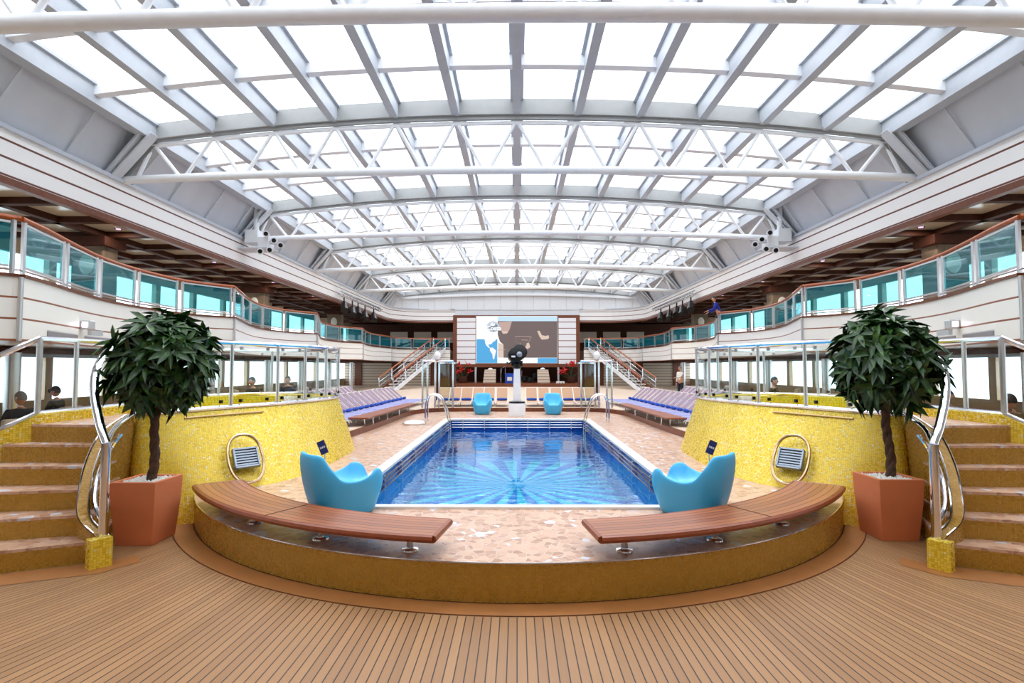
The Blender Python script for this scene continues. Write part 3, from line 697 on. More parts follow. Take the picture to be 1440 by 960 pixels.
def text(body, size, loc, m, parent, shear=0, bold=.012, rx=PI / 2, rz=0, name='lettering'):
    c = bpy.data.curves.new('text', 'FONT'); c.body = body; c.size = size; c.extrude = .004; c.offset = bold; c.align_x = 'CENTER'; c.shear = shear
    o = bpy.data.objects.new('text', c); COL.objects.link(o); bpy.context.view_layer.update()
    me = bpy.data.meshes.new_from_object(o.evaluated_get(bpy.context.evaluated_depsgraph_get())); bpy.data.objects.remove(o)
    R = Matrix.Rotation(rz, 4, 'Z') @ Matrix.Rotation(rx, 4, 'X')
    me.transform(Matrix.Translation(Vector(loc) - parent.location - (parent.parent.location if parent.parent else Vector())) @ R); me.materials.clear(); me.materials.append(m)
    q = bpy.data.objects.new(name, me); COL.objects.link(q); q.parent = parent; return q
p = scr(400, 252); text('Costa', .52, (p[0], YS + .005, p[1]), SC_['white'], dsp, bold=.02)
# ---------------------------------------------------------------- stage under the screen
for s, nm in ((-1, 'left'), (1, 'right')):
    c = thing('stage_pylon', 'tapered beige pylon at the %s of the stage under the screen' % nm, 'pylon', (s * 1.9, 45.2, .75))
    m = MB(); q = [scr(*p) for p in ([(312, 662), (425, 655), (425, 870), (284, 870)] if s < 0 else [(852, 660), (962, 662), (994, 870), (852, 870)])]
    flat('body', q, SLATS, c, 44.9, .5)
    m = MB(); x = (q[0][0] + q[1][0]) / 2; m.lathe([(.2, q[0][1] + .02), (.16, q[0][1] + .12), (.03, q[0][1] + .16)], (x, 45.1, 0), 14); m.build('lamp', CREAM, c)
    c = thing('steel_post', 'slim steel post under the %s part of the screen frame' % nm, 'post', (s * 3.45, 45.85, .75))
    m = MB(); m.tube([(s * 3.45, 45.85, .75), (s * 3.45, 45.85, 2.3)], .09, 10); m.build('shaft', FRAME, c)
    fl = thing('red_flower_arrangement', 'big arrangement of red tropical flowers at the %s of the stage' % nm, 'flowers', (s * 4.4, 44.6, .75))
    m = MB(); m.lathe([(.28, .75), (.36, 1.0), (.3, 1.3)], (s * 4.4, 44.6, 0), 16); m.build('vase', DBROWN, fl)
    for j in range(9):
        cx = s * 4.4 + random.uniform(-1.2, 1.2); cz = random.uniform(1.35, 2.25); cy_ = 44.5 + random.uniform(-.3, .3)
        m = MB(); m.tube([(s * 4.4, 44.6, 1.2), (cx * .5 + s * 2.2, 44.6, cz - .3), (cx, cy_, cz)], .02, 5); m.build('stem', LEAF, fl)
        m = MB()
        for k in range(7):
            a = random.uniform(0, 2 * PI); e = random.uniform(-.2, 1.2); l = random.uniform(.3, .55); d = Vector((math.cos(a) * math.cos(e), math.sin(a) * math.cos(e), math.sin(e)))
            c0 = Vector((cx, cy_, cz)); sd_ = d.cross(Vector((0, 0, 1))).normalized() * .09
            m.add([c0, c0 + d * l * .5 + sd_, c0 + d * l, c0 + d * l * .5 - sd_, c0 + d * l * .5 + Vector((0, 0, .05))], [(0, 1, 4), (1, 2, 4), (2, 3, 4), (3, 0, 4), (0, 3, 2, 1)])
        m.build('flower', RED, fl)
bn = thing('blue_banner', 'small blue box with a white mark standing on the stage behind the monument', 'box', (-.55, 44, .75))
m = MB(); m.box(-.95, -.2, 43.9, 44.2, .75, 1.55); m.build('body', TOWEL, bn); m = MB(); m.box(-.78, -.4, 43.89, 43.9, .95, 1.25); m.build('mark', CLOTHW, bn)
sg = thing('framed_sign', 'small white framed notice board standing in front of the right red flowers', 'sign', (3.9, 43.6, .75))
q0 = Yp(782, 536, 43.6); q1 = Yp(794, 543, 43.6)
m = MB(); m.box(q0.x, q1.x, 43.6, 43.66, q1.z, q0.z); m.build('board', CREAM, sg)
m = MB(); m.tube([((q0.x + q1.x) / 2, 43.68, .75), ((q0.x + q1.x) / 2, 43.68, q1.z)], .03, 6); m.build('stand', FRAME, sg)
m = MB()
for k in range(4): m.box(q0.x + .1 + k * .13, q0.x + .18 + k * .13, 43.59, 43.6, (q0.z + q1.z) / 2 - .08, (q0.z + q1.z) / 2 + .06 + .04 * (k % 2))
m.build('marking', BLACK, sg)
dk = thing('drum_kit', 'dark drum kit with pale cymbals at the back of the stage', 'drums', (1.0, 46, .75))
for x, r_, z in ((.6, .3, 1.1), (1.1, .34, 1.0), (1.5, .24, 1.35)):
    m = MB(); m.lathe([(r_, z - .18), (r_, z + .18)], (x, 46, 0), 18); m.build('drum', BLACK, dk)
for x, z in ((.4, 1.75), (1.7, 1.8)):
    m = MB(); m.lathe([(.3, z), (.03, z + .05)], (x, 46, 0), 18); m.tube([(x, 46, .75), (x, 46, z)], .015, 5); m.build('cymbal', STEEL, dk)
for k, x in enumerate((-1.3, -.95)):
    ms = thing('microphone_stand', 'thin black microphone stand on the left half of the stage, %s' % ['tilted boom', 'upright'][k], 'microphone stand', (x, 44.5, .75))
    m = MB(); m.tube([(x, 44.5, .78), (x, 44.5, 1.9), (x + (.35 if k == 0 else .02), 44.4, 2.1)], .02, 6); m.build('pole', STEEL, ms)
    m = MB(); m.lathe([(.2, .75), (.2, .78), (.03, .8)], (x, 44.5, 0), 14); m.build('base', BLACK, ms)
# ---------------------------------------------------------------- far stairs
for s in (-1, 1):
    st = thing('open_staircase', 'open steel and wood staircase from the %s upper gallery down beside the screen' % SIDE[s], 'stairs', (s * 8.5, 37, DZ))
    A = Vector((s * 8.75, 36.6, DZ)); B = Vector((s * 6.5, 45.8, ZB)); d = B - A; wv = Vector((s * -.5, -.1, 0)); n = 16
    for o_, nm in ((wv, 'stringer'), (-wv, 'stringer')):
        m = MB(); m.beam(A + o_ + Vector((0, 0, .05)), B + o_ + Vector((0, 0, .0)), .06, .28); m.build(nm, WHITE if o_ == wv else BROWN, st)
        m = MB(); m.tube([A + o_ + Vector((0, 0, 1.0)), B + o_ + Vector((0, 0, 1.0))], .045, 7); m.build('handrail', RAILW, st)
        for h in (.4, .7):
            m = MB(); m.tube([A + o_ + Vector((0, 0, h)), B + o_ + Vector((0, 0, h))], .03, 6); m.build('bar', STEEL, st)
        for k in range(6):
            q = A + d * (k / 5) + o_; m = MB(); m.tube([q, q + Vector((0, 0, 1.0))], .035, 6); m.build('baluster', STEEL, st)
    for k in range(n):
        q = A + d * ((k + .5) / n); m = MB(); m.box(q.x - .46, q.x + .46, q.y - .22, q.y + .22, q.z, q.z + .05); m.build('tread', CREAM, st)

# ---------------------------------------------------------------- whirlpool tubs
TT = [(5.17, 7.41), (4.89, 7.7), (4.62, 8.33), (4.37, 8.85), (4.12, 9.35), (3.89, 10.1), (3.76, 10.9), (3.82, 11.7), (4.2, 12.4), (5.1, 12.95), (6.1, 12.7), (6.75, 11.8), (6.8, 10.6), (6.4, 9.4), (5.9, 8.6), (5.45, 7.9)]
BB = [(5.05, 7.15), (4.5, 7.32), (3.98, 7.58), (3.5, 7.95), (3.28, 8.5), (3.2, 9.3), (3.24, 10.6), (3.35, 11.7), (3.8, 12.7), (5.1, 13.3), (6.3, 13.0), (6.95, 12), (7, 10.6), (6.5, 9.4), (5.98, 8.6), (5.5, 7.9)]
def loop(P, k=6):
    n = len(P); out = []
    for i in range(n):
        a, b, c, d = [Vector(P[(i + j) % n]) for j in (-1, 0, 1, 2)]
        for j in range(k):
            t = j / k; out.append(.5 * ((2 * b) + (c - a) * t + (2 * a - 5 * b + 4 * c - d) * t * t + (3 * b - 3 * c + d - a) * t ** 3))
    return out
ZR = 1.465
def inset(P, d):
    c = sum(P, Vector((0, 0))) / len(P); return [p + (c - p).normalized() * d for p in P]
for s in (-1, 1):
    S = SIDE[s]; mir = lambda p, z: (s * p[0], p[1], z)
    T_ = loop(TT); B_ = loop(BB); n = len(T_); I_ = inset(T_, .22)
    tub = thing('whirlpool_tub', 'round raised whirlpool clad in sparkling yellow gold mosaic %s of the pool' % S, 'hot tub', (s * 5.2, 10.2, 0))
    L = [0]
    for i in range(n): L.append(L[-1] + (B_[(i + 1) % n] - B_[i]).length)
    m = MB(); rws = []; uvs = []
    for f in (0, .25, .5, .75, 1):
        rws.append([mir(B_[i % n].lerp(T_[i % n], f), f * (ZR - .02)) for i in range(n + 1)]); uvs.append([(L[i], f * 1.9) for i in range(n + 1)])
    m.rows(rws, uvs=uvs); m.build('wall', GOLD, tub, smooth=True)
    m = MB(); m.rows([[mir(p, ZR - .02) for p in T_ + T_[:1]], [mir(p, ZR - .02) for p in I_ + I_[:1]], [mir(p, 1.2) for p in I_ + I_[:1]]], uvs=[[(l, 0) for l in L], [(l, .22) for l in L], [(l, .5) for l in L]]); m.build('rim', GOLD, tub)
    m = MB(); m.tube([mir(p, ZR) for p in T_], .035, 8, closed=True); m.build('coping_rail', STEEL, tub)
    m = MB(); m.add([mir(p, 1.2) for p in I_], [tuple(range(n))]); m.build('basin_floor', COPING, tub)
    m = MB(); m.add([mir(p, 1.43) for p in I_], [tuple(range(n))]); m.build('water', WATERT, tub)
    m = MB(); seg = [B_[i].lerp(T_[i], .93) for i in range(8, 22)]; m.tube([mir(p + (p - Vector((5.2, 10.2))).normalized() * .012, .93 * ZR) for p in seg], .014, 6); m.build('grab_bar', GOLDST, tub)
    # inner mosaic step seen at the back of the basin
    J_ = inset(T_, 2.2); K_ = inset(T_, 1.95); m = MB(); k0, k1 = 34, 90
    m.rows([[mir(p, 1.2) for p in J_[k0:k1]], [mir(p, 1.56) for p in J_[k0:k1]], [mir(p, 1.56) for p in K_[k0:k1]]], uvs=[[(l, 0) for l in L[k0:k1]], [(l, .22) for l in L[k0:k1]], [(l, .5) for l in L[k0:k1]]]); m.build('bench_step', GOLDY, tub)
    # oval ring and louvred vent on the wall
    c = Vector((s * 4.03, 8.14, .72)); tv = Vector((-s * .64, .77, 0)).normalized(); uv_ = Vector((s * .73, .80, 1.44)).normalized(); nv = tv.cross(uv_).normalized()
    if nv.y > 0: nv = -nv
    c = c + nv * .05
    m = MB(); pts = []
    for i in range(40):
        a = 2 * PI * i / 40; pts.append(c + tv * (.25 * math.copysign(abs(math.cos(a)) ** .85, math.cos(a))) + uv_ * (.40 * math.copysign(abs(math.sin(a)) ** .85, math.sin(a))))
    m.tube(pts, .024, 8, closed=True); m.build('oval_ring', GOLDST, tub)
    vv = MB(); 
    def slab(mb, a0, a1, b0, b1, d0, d1):
        P = [c + tv * a + uv_ * b + nv * d for d in (d0, d1) for a, b in ((a0, b0), (a1, b0), (a1, b1), (a0, b1))]
        mb.add(P, [(3, 2, 1, 0), (4, 5, 6, 7), (0, 1, 5, 4), (1, 2, 6, 5), (2, 3, 7, 6), (3, 0, 4, 7)])
    for q in ((-.18, -.155, -.16, .16), (.155, .18, -.16, .16), (-.18, .18, -.16, -.135), (-.18, .18, .135, .16)): slab(vv, *q, -.03, .035)
    vent = vv.build('vent', VENTM, tub)
    vb = MB(); slab(vb, -.17, .17, -.15, .15, -.03, -.01); vb.build('backing', mat('vent_dark_%s' % S, (60, 62, 70), .5, noise=0), vent)
    for k in range(6):
        b0 = -.12 + k * .043; vb = MB(); slab(vb, -.155, .155, b0, b0 + .024, -.005, .02); vb.build('slat', VENTM, vent)
    # glass windbreak on the rim
    gf = thing('glass_windbreak', 'clear glass windbreak with steel posts and top rail around the %s whirlpool' % S, 'glass screen', (s * 4.4, 8.8, ZR))
    dense = loop(TT, 20); nd = len(dense); half = [i for i in range(0, int(nd * 6.5 / 16))]
    ids = []
    for px in (188, 247, 324, 389, 428, 458):
        ids.append(min(half, key=lambda i: abs(727 - 770 * dense[i].x / dense[i].y - px)))
    j = ids[-1]; acc = 0
    while j < nd * 12.6 / 16:
        acc += (dense[(j + 1) % nd] - dense[j % nd]).length; j += 1
        if acc > 1.15: ids.append(j); acc = 0
    m = MB(); m.tube([mir(dense[i], 2.47) for i in range(ids[0], ids[-1] + 1, 4)], .032, 8); m.build('top_rail', STEEL, gf)
    for i in ids:
        m = MB(); m.tube([mir(dense[i], ZR + .02), mir(dense[i], 2.46)], .03, 8); m.build('post', FRAME, gf)
    for a, b in zip(ids, ids[1:]):
        m = MB(); st = max(1, (b - a) // 5); q = [dense[i] for i in range(a, b, st)] + [dense[b]]
        m.rows([[mir(p, ZR + .09) for p in q], [mir(p, 2.4) for p in q]]); pn = m.build('glass_pane', GLASSC, gf, smooth=True)
        for fq in (.2, .8):
            for zc in (ZR + .09, 2.39):
                p = dense[int(a + (b - a) * fq)]; m = MB(); m.box(s * p.x - .022, s * p.x + .022, p.y - .02, p.y + .02, zc - .025, zc + .025); m.build('clamp', BLACK if zc < 2 else FRAME, pn)
    # mosaic staircase beside the tub
    R_ = [(4.62, 5.9), (4.83, 6.14), (5.0, 6.38), (5.13, 6.62), (5.26, 6.84), (5.35, 7.02)]; L_ = [(5.25, 5.61), (5.57, 5.93), (5.88, 6.24), (6.19, 6.57), (6.45, 6.85), (6.4, 7.1)]
    sc = thing('mosaic_staircase', 'curved dark gold mosaic staircase with pinkish treads at the %s photo edge' % S, 'stairs', (s * 5.8, 6.5, 0))
    tails = []
    for k in range(6):
        a, b = Vector(R_[k]), Vector(L_[k]); d = (b - a).normalized(); a = a - d * .1
        ext = b + d * ((8.6 - b.x) / d.x) if k < 4 else b
        if k < 4: poly = [a, b, ext, Vector((8.6, 6.62)), Vector((6.6, 6.88)), Vector((6.35, 7.15)), Vector((6.35, 9.0)), Vector((5.3, 7.9)), Vector((5.2, 7.3))]
        else: poly = [a, b, Vector((6.35, 7.3)), Vector((6.35, 9.2)), Vector((5.3, 7.9)), Vector((5.2, 7.3))]
        z1 = .225 * (k + 1)
        m = MB(); m.prism([(s * p.x, p.y) for p in poly], z1 - .225, z1 - .03); step = m.build('step', GOLDD, sc)
        m = MB(); m.prism([(s * p.x, p.y) for p in poly], z1 - .03, z1); m.build('tread', PAVE, step)
    sw = [(4.4, 5.86), (4.78, 6.08), (4.97, 6.34), (5.09, 6.6), (5.17, 6.9), (5.2, 7.35)]; swz = [.3, .46, .78, 1.05, 1.28, 1.45]
    q = spline([Vector((p[0], p[1], z)) for p, z in zip(sw, swz)], 5)
    m = MB(); m.wall([(s * p.x, p.y) for p in q], 0, [p.z for p in q], .1); m.build('side_wall', GOLDD, sc)
    m = MB(); m.tube([(s * (p.x + .05), p.y - .02, p.z) for p in q], .012, 6); m.tube([(s * (p.x - .05), p.y + .02, p.z) for p in q], .012, 6); m.build('edge_strip', STEEL, sc)
    m = MB(); m.prism([(s * 4.46 + s * a * .8 + b * .6 * s, 5.86 + a * .6 - b * .8) for a, b in ((-.02, -.1), (-.02, .1), (-.15, .1), (-.15, -.1))], 0, .3); m.build('newel_block', GOLD, sc)
    lw = [(6.28, 9.0), (6.28, 7.75), (6.31, 7.18), (6.55, 6.9), (7.2, 6.72), (8.6, 6.6)]; lz = [ZR, ZR, ZR, 1.27, .95, .6]
    m = MB(); m.wall([(s * p[0], p[1]) for p in lw], 0, lz, .14); m.build('side_wall', GOLD, sc)
    m = MB(); m.tube([(s * p[0], p[1], z + .02) for p, z in zip(lw, lz)], .035, 8); m.build('coping_rail', STEEL, sc)
    gr = thing('stair_glass_balustrade', 'glass balustrade with steel posts on the outer side of the %s mosaic staircase' % S, 'railing', (s * 6.3, 7.2, ZR))
    tz = [2.47, 2.47, 2.47, 2.25, 1.9, 1.5]
    m = MB(); m.tube([(s * p[0], p[1], z) for p, z in zip(lw, tz)], .035, 8); m.build('top_rail', STEEL, gr)
    for k in (0, 1, 2, 4):
        m = MB(); m.tube([(s * lw[k][0], lw[k][1], lz[k] + .03), (s * lw[k][0], lw[k][1], tz[k])], .035 if k == 2 else .03, 8); m.build('post', FRAME, gr)
    for k in range(5):
        a, b = lw[k], lw[k + 1]; m = MB(); m.add([(s * a[0], a[1], lz[k] + .1), (s * b[0], b[1], lz[k + 1] + .1), (s * b[0], b[1], tz[k + 1] - .07), (s * a[0], a[1], tz[k] - .07)], [(0, 1, 2, 3)]); m.build('glass_pane', GLASSC, gr)
    hr = thing('chrome_handrail', 'thick curved chrome post and handrail at the inner side of the %s mosaic staircase' % S, 'handrail', (s * 4.38, 5.87, .3))
    m = MB(); m.tube([(s * 4.4, 5.87, .3), (s * 4.4, 5.87, 1.28)], .045, 14); m.build('post', CHROME, hr)
    m = MB(); m.tube([(s * p[0], p[1], p[2]) for p in spline([(4.4, 5.87, 1.27), (4.53, 5.95, 1.45), (4.8, 6.2, 1.78), (5.02, 6.5, 2.05), (5.16, 6.85, 2.28), (5.2, 7.2, 2.43), (5.17, 7.41, 2.47)], 6)], .045, 12); m.build('curved_rail', CHROME, hr)
    m = MB(); m.tube([(s * p[0], p[1], p[2]) for p in spline([(4.4, 5.87, 1.27), (4.75, 6.45, 1.36), (5.0, 7.0, 1.43), (5.17, 7.41, ZR)], 6)], .032, 10); m.build('coping_rail', CHROME, hr)
    m = MB(); m.tube([(s * p[0], p[1], p[2]) for p in spline([(4.45, 5.93, .42), (4.62, 6.02, .62), (4.72, 6.2, .9), (4.74, 6.4, 1.15), (4.7, 6.5, 1.3)], 5)], .022, 8); m.build('lower_rail', CHROME, hr)

# ---------------------------------------------------------------- curved benches
for s in (-1, 1):
    b = thing('curved_bench', 'low curved slatted mahogany bench on steel feet along the %s edge of the platform' % SIDE[s], 'bench', (s * 2.4, 5.6, DZ))
    r0, r1, zt0, zt1 = 4.5, 5.08, .515, .58; A0, AM, A1 = math.radians(8.6), math.radians(30.6), math.radians(55)
    for a0, a1_ in ((A0, AM - .002), (AM + .002, A1)):
        rr = [r0 + .03, r0 + (r1 - r0) * .5, r1 - .03]; N = 24; rows = []; uvs = []
        prof = [(r0 + .02, zt0, 0), (r0, (zt0 + zt1) / 2, 0), (r0 + .02, zt1, .0), (r1 - .025, zt1, 1), (r1, (zt0 + zt1) / 2, 1), (r1 - .02, zt0, 1)]
        for i in range(N + 1):
            a = a0 + (a1_ - a0) * i / N
            rows.append([(s * r_ * math.sin(a), CY - r_ * math.cos(a), z) for r_, z, v in prof + prof[:1]]); uvs.append([(a * 4.8, v) for r_, z, v in prof + prof[:1]])
        m = MB(); m.rows(rows, uvs=uvs); m.add(rows[0][:-1], [tuple(range(6))]); m.add(rows[-1][:-1], [tuple(range(6))]); m.build('seat', BENCHW, b)
    for r_ in (r1 - .012, r0 + .012):
        m = MB(); m.tube([(s * r_ * math.sin(a), CY - r_ * math.cos(a), (zt0 + zt1) / 2) for a in [A0 + (A1 - A0) * i / 40 for i in range(41)]], .036, 8); m.build('edge_moulding', BENCHE, b)
    for a in (A0, A1):
        m = MB(); m.tube([(s * r_ * math.sin(a), CY - r_ * math.cos(a), (zt0 + zt1) / 2) for r_ in (r0 + .01, r1 - .01)], .036, 8); m.build('end_moulding', BENCHE, b)
    for deg in (12.3, 24.6, 37.8, 50.5):
        a = math.radians(deg); x, y = s * 4.8 * math.sin(a), CY - 4.8 * math.cos(a)
        m = MB(); m.lathe([(.085, DZ), (.08, DZ + .012), (.032, DZ + .02), (.032, zt0), ], (x, y, 0), 18); m.build('foot', STEEL, b)

# ---------------------------------------------------------------- potted trees
def whorl(m, c, d, nl, L0, rnd):
    a = d.cross(Vector((0, 0, 1)));
    if a.length < .1: a = Vector((1, 0, 0))
    a.normalize(); b = d.cross(a)
    for k in range(nl):
        t = 2 * PI * (k + rnd.random() * .6) / nl; out = a * math.cos(t) + b * math.sin(t); l = L0 * rnd.uniform(.75, 1.25)
        dr = (out * 1.0 + d * rnd.uniform(-.1, .7) + Vector((0, 0, -.15))).normalized(); sd_ = dr.cross(d).normalized() * l * rnd.uniform(.11, .16); up = sd_.cross(dr).normalized() * l * .05
        p0 = c; p1 = c + dr * l * .3; p2 = c + dr * l * .65 - Vector((0, 0, l * .05)); p3 = c + dr * l - Vector((0, 0, l * .16))
        m.add([p0, p1 - sd_ + up, p1 - up, p1 + sd_ + up, p2 - sd_ * .9 + up, p2 - up, p2 + sd_ * .9 + up, p3], [(0, 2, 1), (0, 3, 2), (1, 2, 5, 4), (2, 3, 6, 5), (4, 5, 7), (5, 6, 7)])
for s in (-1, 1):
    rnd = random.Random(11 if s < 0 else 23)
    X, Y = s * 4.5, 6.7
    if s > 0: X, Y = 4.62, 6.95
    pt = thing('potted_tree', 'round-headed tree with braided trunk in a square terracotta pot beside the %s staircase' % SIDE[s], 'tree', (X, Y, 0))
    m = MB(); bz, tz_, b0, t0, wall = .0, .74, .22, .27, .045
    def ring(h, z): return [(X - h, Y - h, z), (X + h, Y - h, z), (X + h, Y + h, z), (X - h, Y + h, z)]
    m.rows([ring(b0, bz), ring(b0 + (t0 - b0) * .75, .45), ring(t0, tz_), ring(t0 - wall, tz_), ring(t0 - wall, tz_ - .055)], closed=True); m.add(ring(b0, bz), [(3, 2, 1, 0)]); m.add(ring(t0 - wall, tz_ - .055), [(0, 1, 2, 3)])
    m.build('planter', TERRA, pt, bevel=.006)
    m = MB()
    for k in range(420):
        x, y = X + rnd.uniform(-.2, .2), Y + rnd.uniform(-.2, .2); r = rnd.uniform(.014, .026); z = tz_ - .045 + rnd.uniform(0, .03)
        vs = [(x + r * 1.3, y, z), (x, y + r, z), (x - r * 1.2, y, z), (x, y - r, z), (x, y, z + r), (x, y, z - r)]
        m.add(vs, [(0, 1, 4), (1, 2, 4), (2, 3, 4), (3, 0, 4), (1, 0, 5), (2, 1, 5), (3, 2, 5), (0, 3, 5)])
    o = m.build('pebbles', PEBBLE, pt); o['kind'] = 'stuff'
    tx = -s * .09 if s < 0 else .0; h0, h1 = .66, 1.78
    m = MB()
    for j in range(3):
        pts = []
        for i in range(60):
            f = i / 59; z = h0 + (h1 - h0) * f; a = f * 14 + j * 2 * PI / 3; cx = X + .03 + tx * f + .025 * math.sin(f * 7); R = .026 * (1 - .2 * f)
            pts.append((cx + R * math.cos(a), Y + R * math.sin(a), z))
        m.tube(pts, .028, 7, radii=[.036 - .008 * i / 59 for i in range(60)])
    for k in range(9):
        a = 2 * PI * k / 9 + rnd.random(); cx = X + .03 + tx; e = rnd.uniform(.3, 1.1)
        m.tube([(cx, Y, h1 - .1), (cx + .25 * math.cos(a) * math.cos(e), Y + .25 * math.sin(a) * math.cos(e), h1 + .1 + .25 * math.sin(e)), (cx + .5 * math.cos(a) * math.cos(e), Y + .5 * math.sin(a) * math.cos(e), h1 + .22 + .5 * math.sin(e))], .014, 5)
    m.build('trunk', BARK, pt, autosmooth=False)
    m = MB(); cx, cz = X + .03 + tx + (.04 if s < 0 else -.02), 2.18; RX, RZ = .47, .50
    for k in range(205):
        while True:
            q = Vector((rnd.uniform(-1, 1), rnd.uniform(-1, 1), rnd.uniform(-1, 1)))
            if .35 < q.length < 1: break
        q = q.normalized() * (q.length ** .5); lump = 1 + .16 * math.sin(q.x * 6 + s * 2) * math.cos(q.z * 5 + s) + rnd.uniform(-.08, .2)
        if q.z < -.55 and q.xy.length < .3: continue
        c = Vector((cx + q.x * RX * lump, Y + q.y * RX * lump, cz + q.z * RZ * lump)); d = (q.normalized() + Vector((0, 0, .35))).normalized()
        whorl(m, c, d, rnd.choice((6, 7, 8)), .25, rnd)
    m.build('foliage', LEAF, pt, smooth=True, autosmooth=False)

# ---------------------------------------------------------------- blue armchairs
def armchair(label, loc, rz):
    c = thing('tub_armchair', label, 'armchair', (0, 0, 0), 'sky blue plastic armchairs by the pool'); N = 48
    def hgt(a):                                             # a: 0 front .. pi back
        d = abs(math.degrees(a))
        ks = [(0, .36), (22, .36), (31, .50), (42, .55), (58, .55), (74, .49), (90, .43), (101, .45), (116, .61), (130, .75), (142, .765), (180, .765)]
        for (p, h), (q, g_) in zip(ks, ks[1:]):
            if d <= q: t = (d - p) / (q - p); t = t * t * (3 - 2 * t); return h + (g_ - h) * t
        return .765
    def plan(a, sc, back=0):
        ca, sa = math.cos(a), math.sin(a); e = .62
        x = math.copysign(abs(ca) ** e, ca) * .46 * sc; y = math.copysign(abs(sa) ** e, sa) * .375 * sc
        return x - back, y
    rows = [[] for _ in range(8)]
    for i in range(N):
        a = -PI + 2 * PI * i / N; h = hgt(a)
        def sc(z): return .70 + .30 * min(1, z / .42) ** .8 - .16 * max(0, (z - .45) / .35)
        for k, f in enumerate((0, .06, .35, .7, .96)):
            z = f * h; x, y = plan(a, sc(z), .10 * max(0, z - .4) / .4); rows[k].append((x, y, z))
        x, y = plan(a, sc(h) - .05, .10 * max(0, h - .4) / .4); rows[5].append((x, y, h))
        zi = max(.35, h - .05); x, y = plan(a, sc(h) - .14, .10 * max(0, zi - .4) / .4); rows[6].append((x, y, zi - (.0 if h > .37 else .0)))
        x, y = plan(a, .62); rows[7].append((x, y, .33))
    m = MB(); m.rows(rows, closed=True); m.add([(0, 0, .32)] + rows[7], [(0, 1 + (i + 1) % N, 1 + i) for i in range(N)]); m.add([(0, 0, 0)] + rows[0], [(0, 1 + i, 1 + (i + 1) % N) for i in range(N)])
    m.build('shell', BLUEC, c, smooth=True, autosmooth=False, subsurf=1)
    m = MB(); m.lathe([(.22, .0), (.24, .012)], (0, 0, -.0), 24); m.build('base_pad', mat('blue_base_pad', (40, 120, 170), .6, noise=0), c)
    c.location = loc; c.rotation_euler = (0, 0, rz); return c
ac = armchair('sky blue plastic tub armchair in front of the left curved bench, turned to the pool', (-2.08, 6.62, DZ), math.radians(42))
dup(ac, (2.08, 6.62, DZ), math.radians(138), 'sky blue plastic tub armchair in front of the right curved bench, turned to the pool')
dup(ac, (-1.28, 20.3, DZ), -PI / 2, 'small looking sky blue armchair across the pool, left of the white monument')
dup(ac, (1.33, 20.3, DZ), -PI / 2, 'small looking sky blue armchair across the pool, right of the white monument')
for s in (-1, 1):
    q = Yp(453.5 if s < 0 else 1000.5, 629, 7.35)
    cdn = thing('table_card', 'navy blue card with white lettering on a thin stand behind the %s armchair' % SIDE[s], 'sign', (q.x, 7.35, DZ))
    m = MB(); m.beam((q.x + s * .035, 7.35, q.z + .085), (q.x - s * .035, 7.35, q.z - .085), .008, .095, (1, 0, 0)); bd = MB()
    u_ = Vector((s * .07, 0, .17)).normalized(); v_ = Vector((-u_.z, 0, u_.x)); c0 = Vector((q.x, 7.35, q.z))
    P = [c0 + u_ * a + v_ * b + Vector((0, d, 0)) for d in (0, .01) for a, b in ((-.09, -.052), (.09, -.052), (.09, .052), (-.09, .052))]
    bd.add(P, [(3, 2, 1, 0), (4, 5, 6, 7), (0, 1, 5, 4), (1, 2, 6, 5), (2, 3, 7, 6), (3, 0, 4, 7)]); bd.build('card', NAVY, cdn)
    m = MB()
    for b0, b1 in ((-.035, -.018), (-.01, .012), (.02, .034)):
        P = [c0 + u_ * a + v_ * b + Vector((0, d, 0)) for d in (-.004, -.001) for a, b in ((-.012, b0), (-.012, b1), (.014, b1), (.014, b0))]
        m.add(P, [(0, 1, 2, 3), (4, 5, 6, 7), (0, 1, 5, 4), (1, 2, 6, 5), (2, 3, 7, 6), (3, 0, 4, 7)])
    m.build('lettering', CLOTHW, cdn)
    m = MB(); m.tube([c0 - u_ * .085 + Vector((0, .012, 0)), (q.x, 7.36, DZ + .01)], .006, 6); m.build('stand', STEEL, cdn)
    m = MB(); m.lathe([(.08, DZ), (.08, DZ + .01)], (q.x, 7.36, 0), 14); m.build('base', STEEL, cdn)

# ---------------------------------------------------------------- white monument with black head
mo = thing('telescope_monument', 'white tapered pillar with black searchlight head on round white base beyond the pool', 'monument', (0, 19.6, DZ))
m = MB(); m.lathe([(.3, DZ), (.3, DZ + .42), (.28, DZ + .45)], (0, 19.6, 0), 32); m.build('base', WHITE, mo)
m = MB(); m.lathe([(.29, DZ + .45), (.29, DZ + .5), (.2, DZ + .52)], (0, 19.6, 0), 32); m.build('collar', BLACK, mo)
m = MB(); m.rows([[(x, 19.6 + y, DZ + .5) for x, y in ((-.15, -.15), (.15, -.15), (.15, .15), (-.15, .15))], [(x, 19.6 + y, 2.02) for x, y in ((-.11, -.11), (.11, -.11), (.11, .11), (-.11, .11))]], closed=True); m.add([(-.11, 19.49, 2.02), (.11, 19.49, 2.02), (.11, 19.71, 2.02), (-.11, 19.71, 2.02)], [(0, 1, 2, 3)]); m.build('pillar', WHITE, mo, bevel=.01)
m = MB(); m.lathe([(.1, 2.0), (.15, 2.04), (.15, 2.2), (.1, 2.24)], (0, 19.6, 0), 20); m.box(-.2, .2, 19.5, 19.7, 2.12, 2.3); m.build('swivel', BLACK, mo)
m = MB(); m.tube([(-.18, 19.62, 2.3), (.02, 19.6, 2.42), (.1, 19.55, 2.56)], .1, 10); m.build('arm', BLACK, mo)
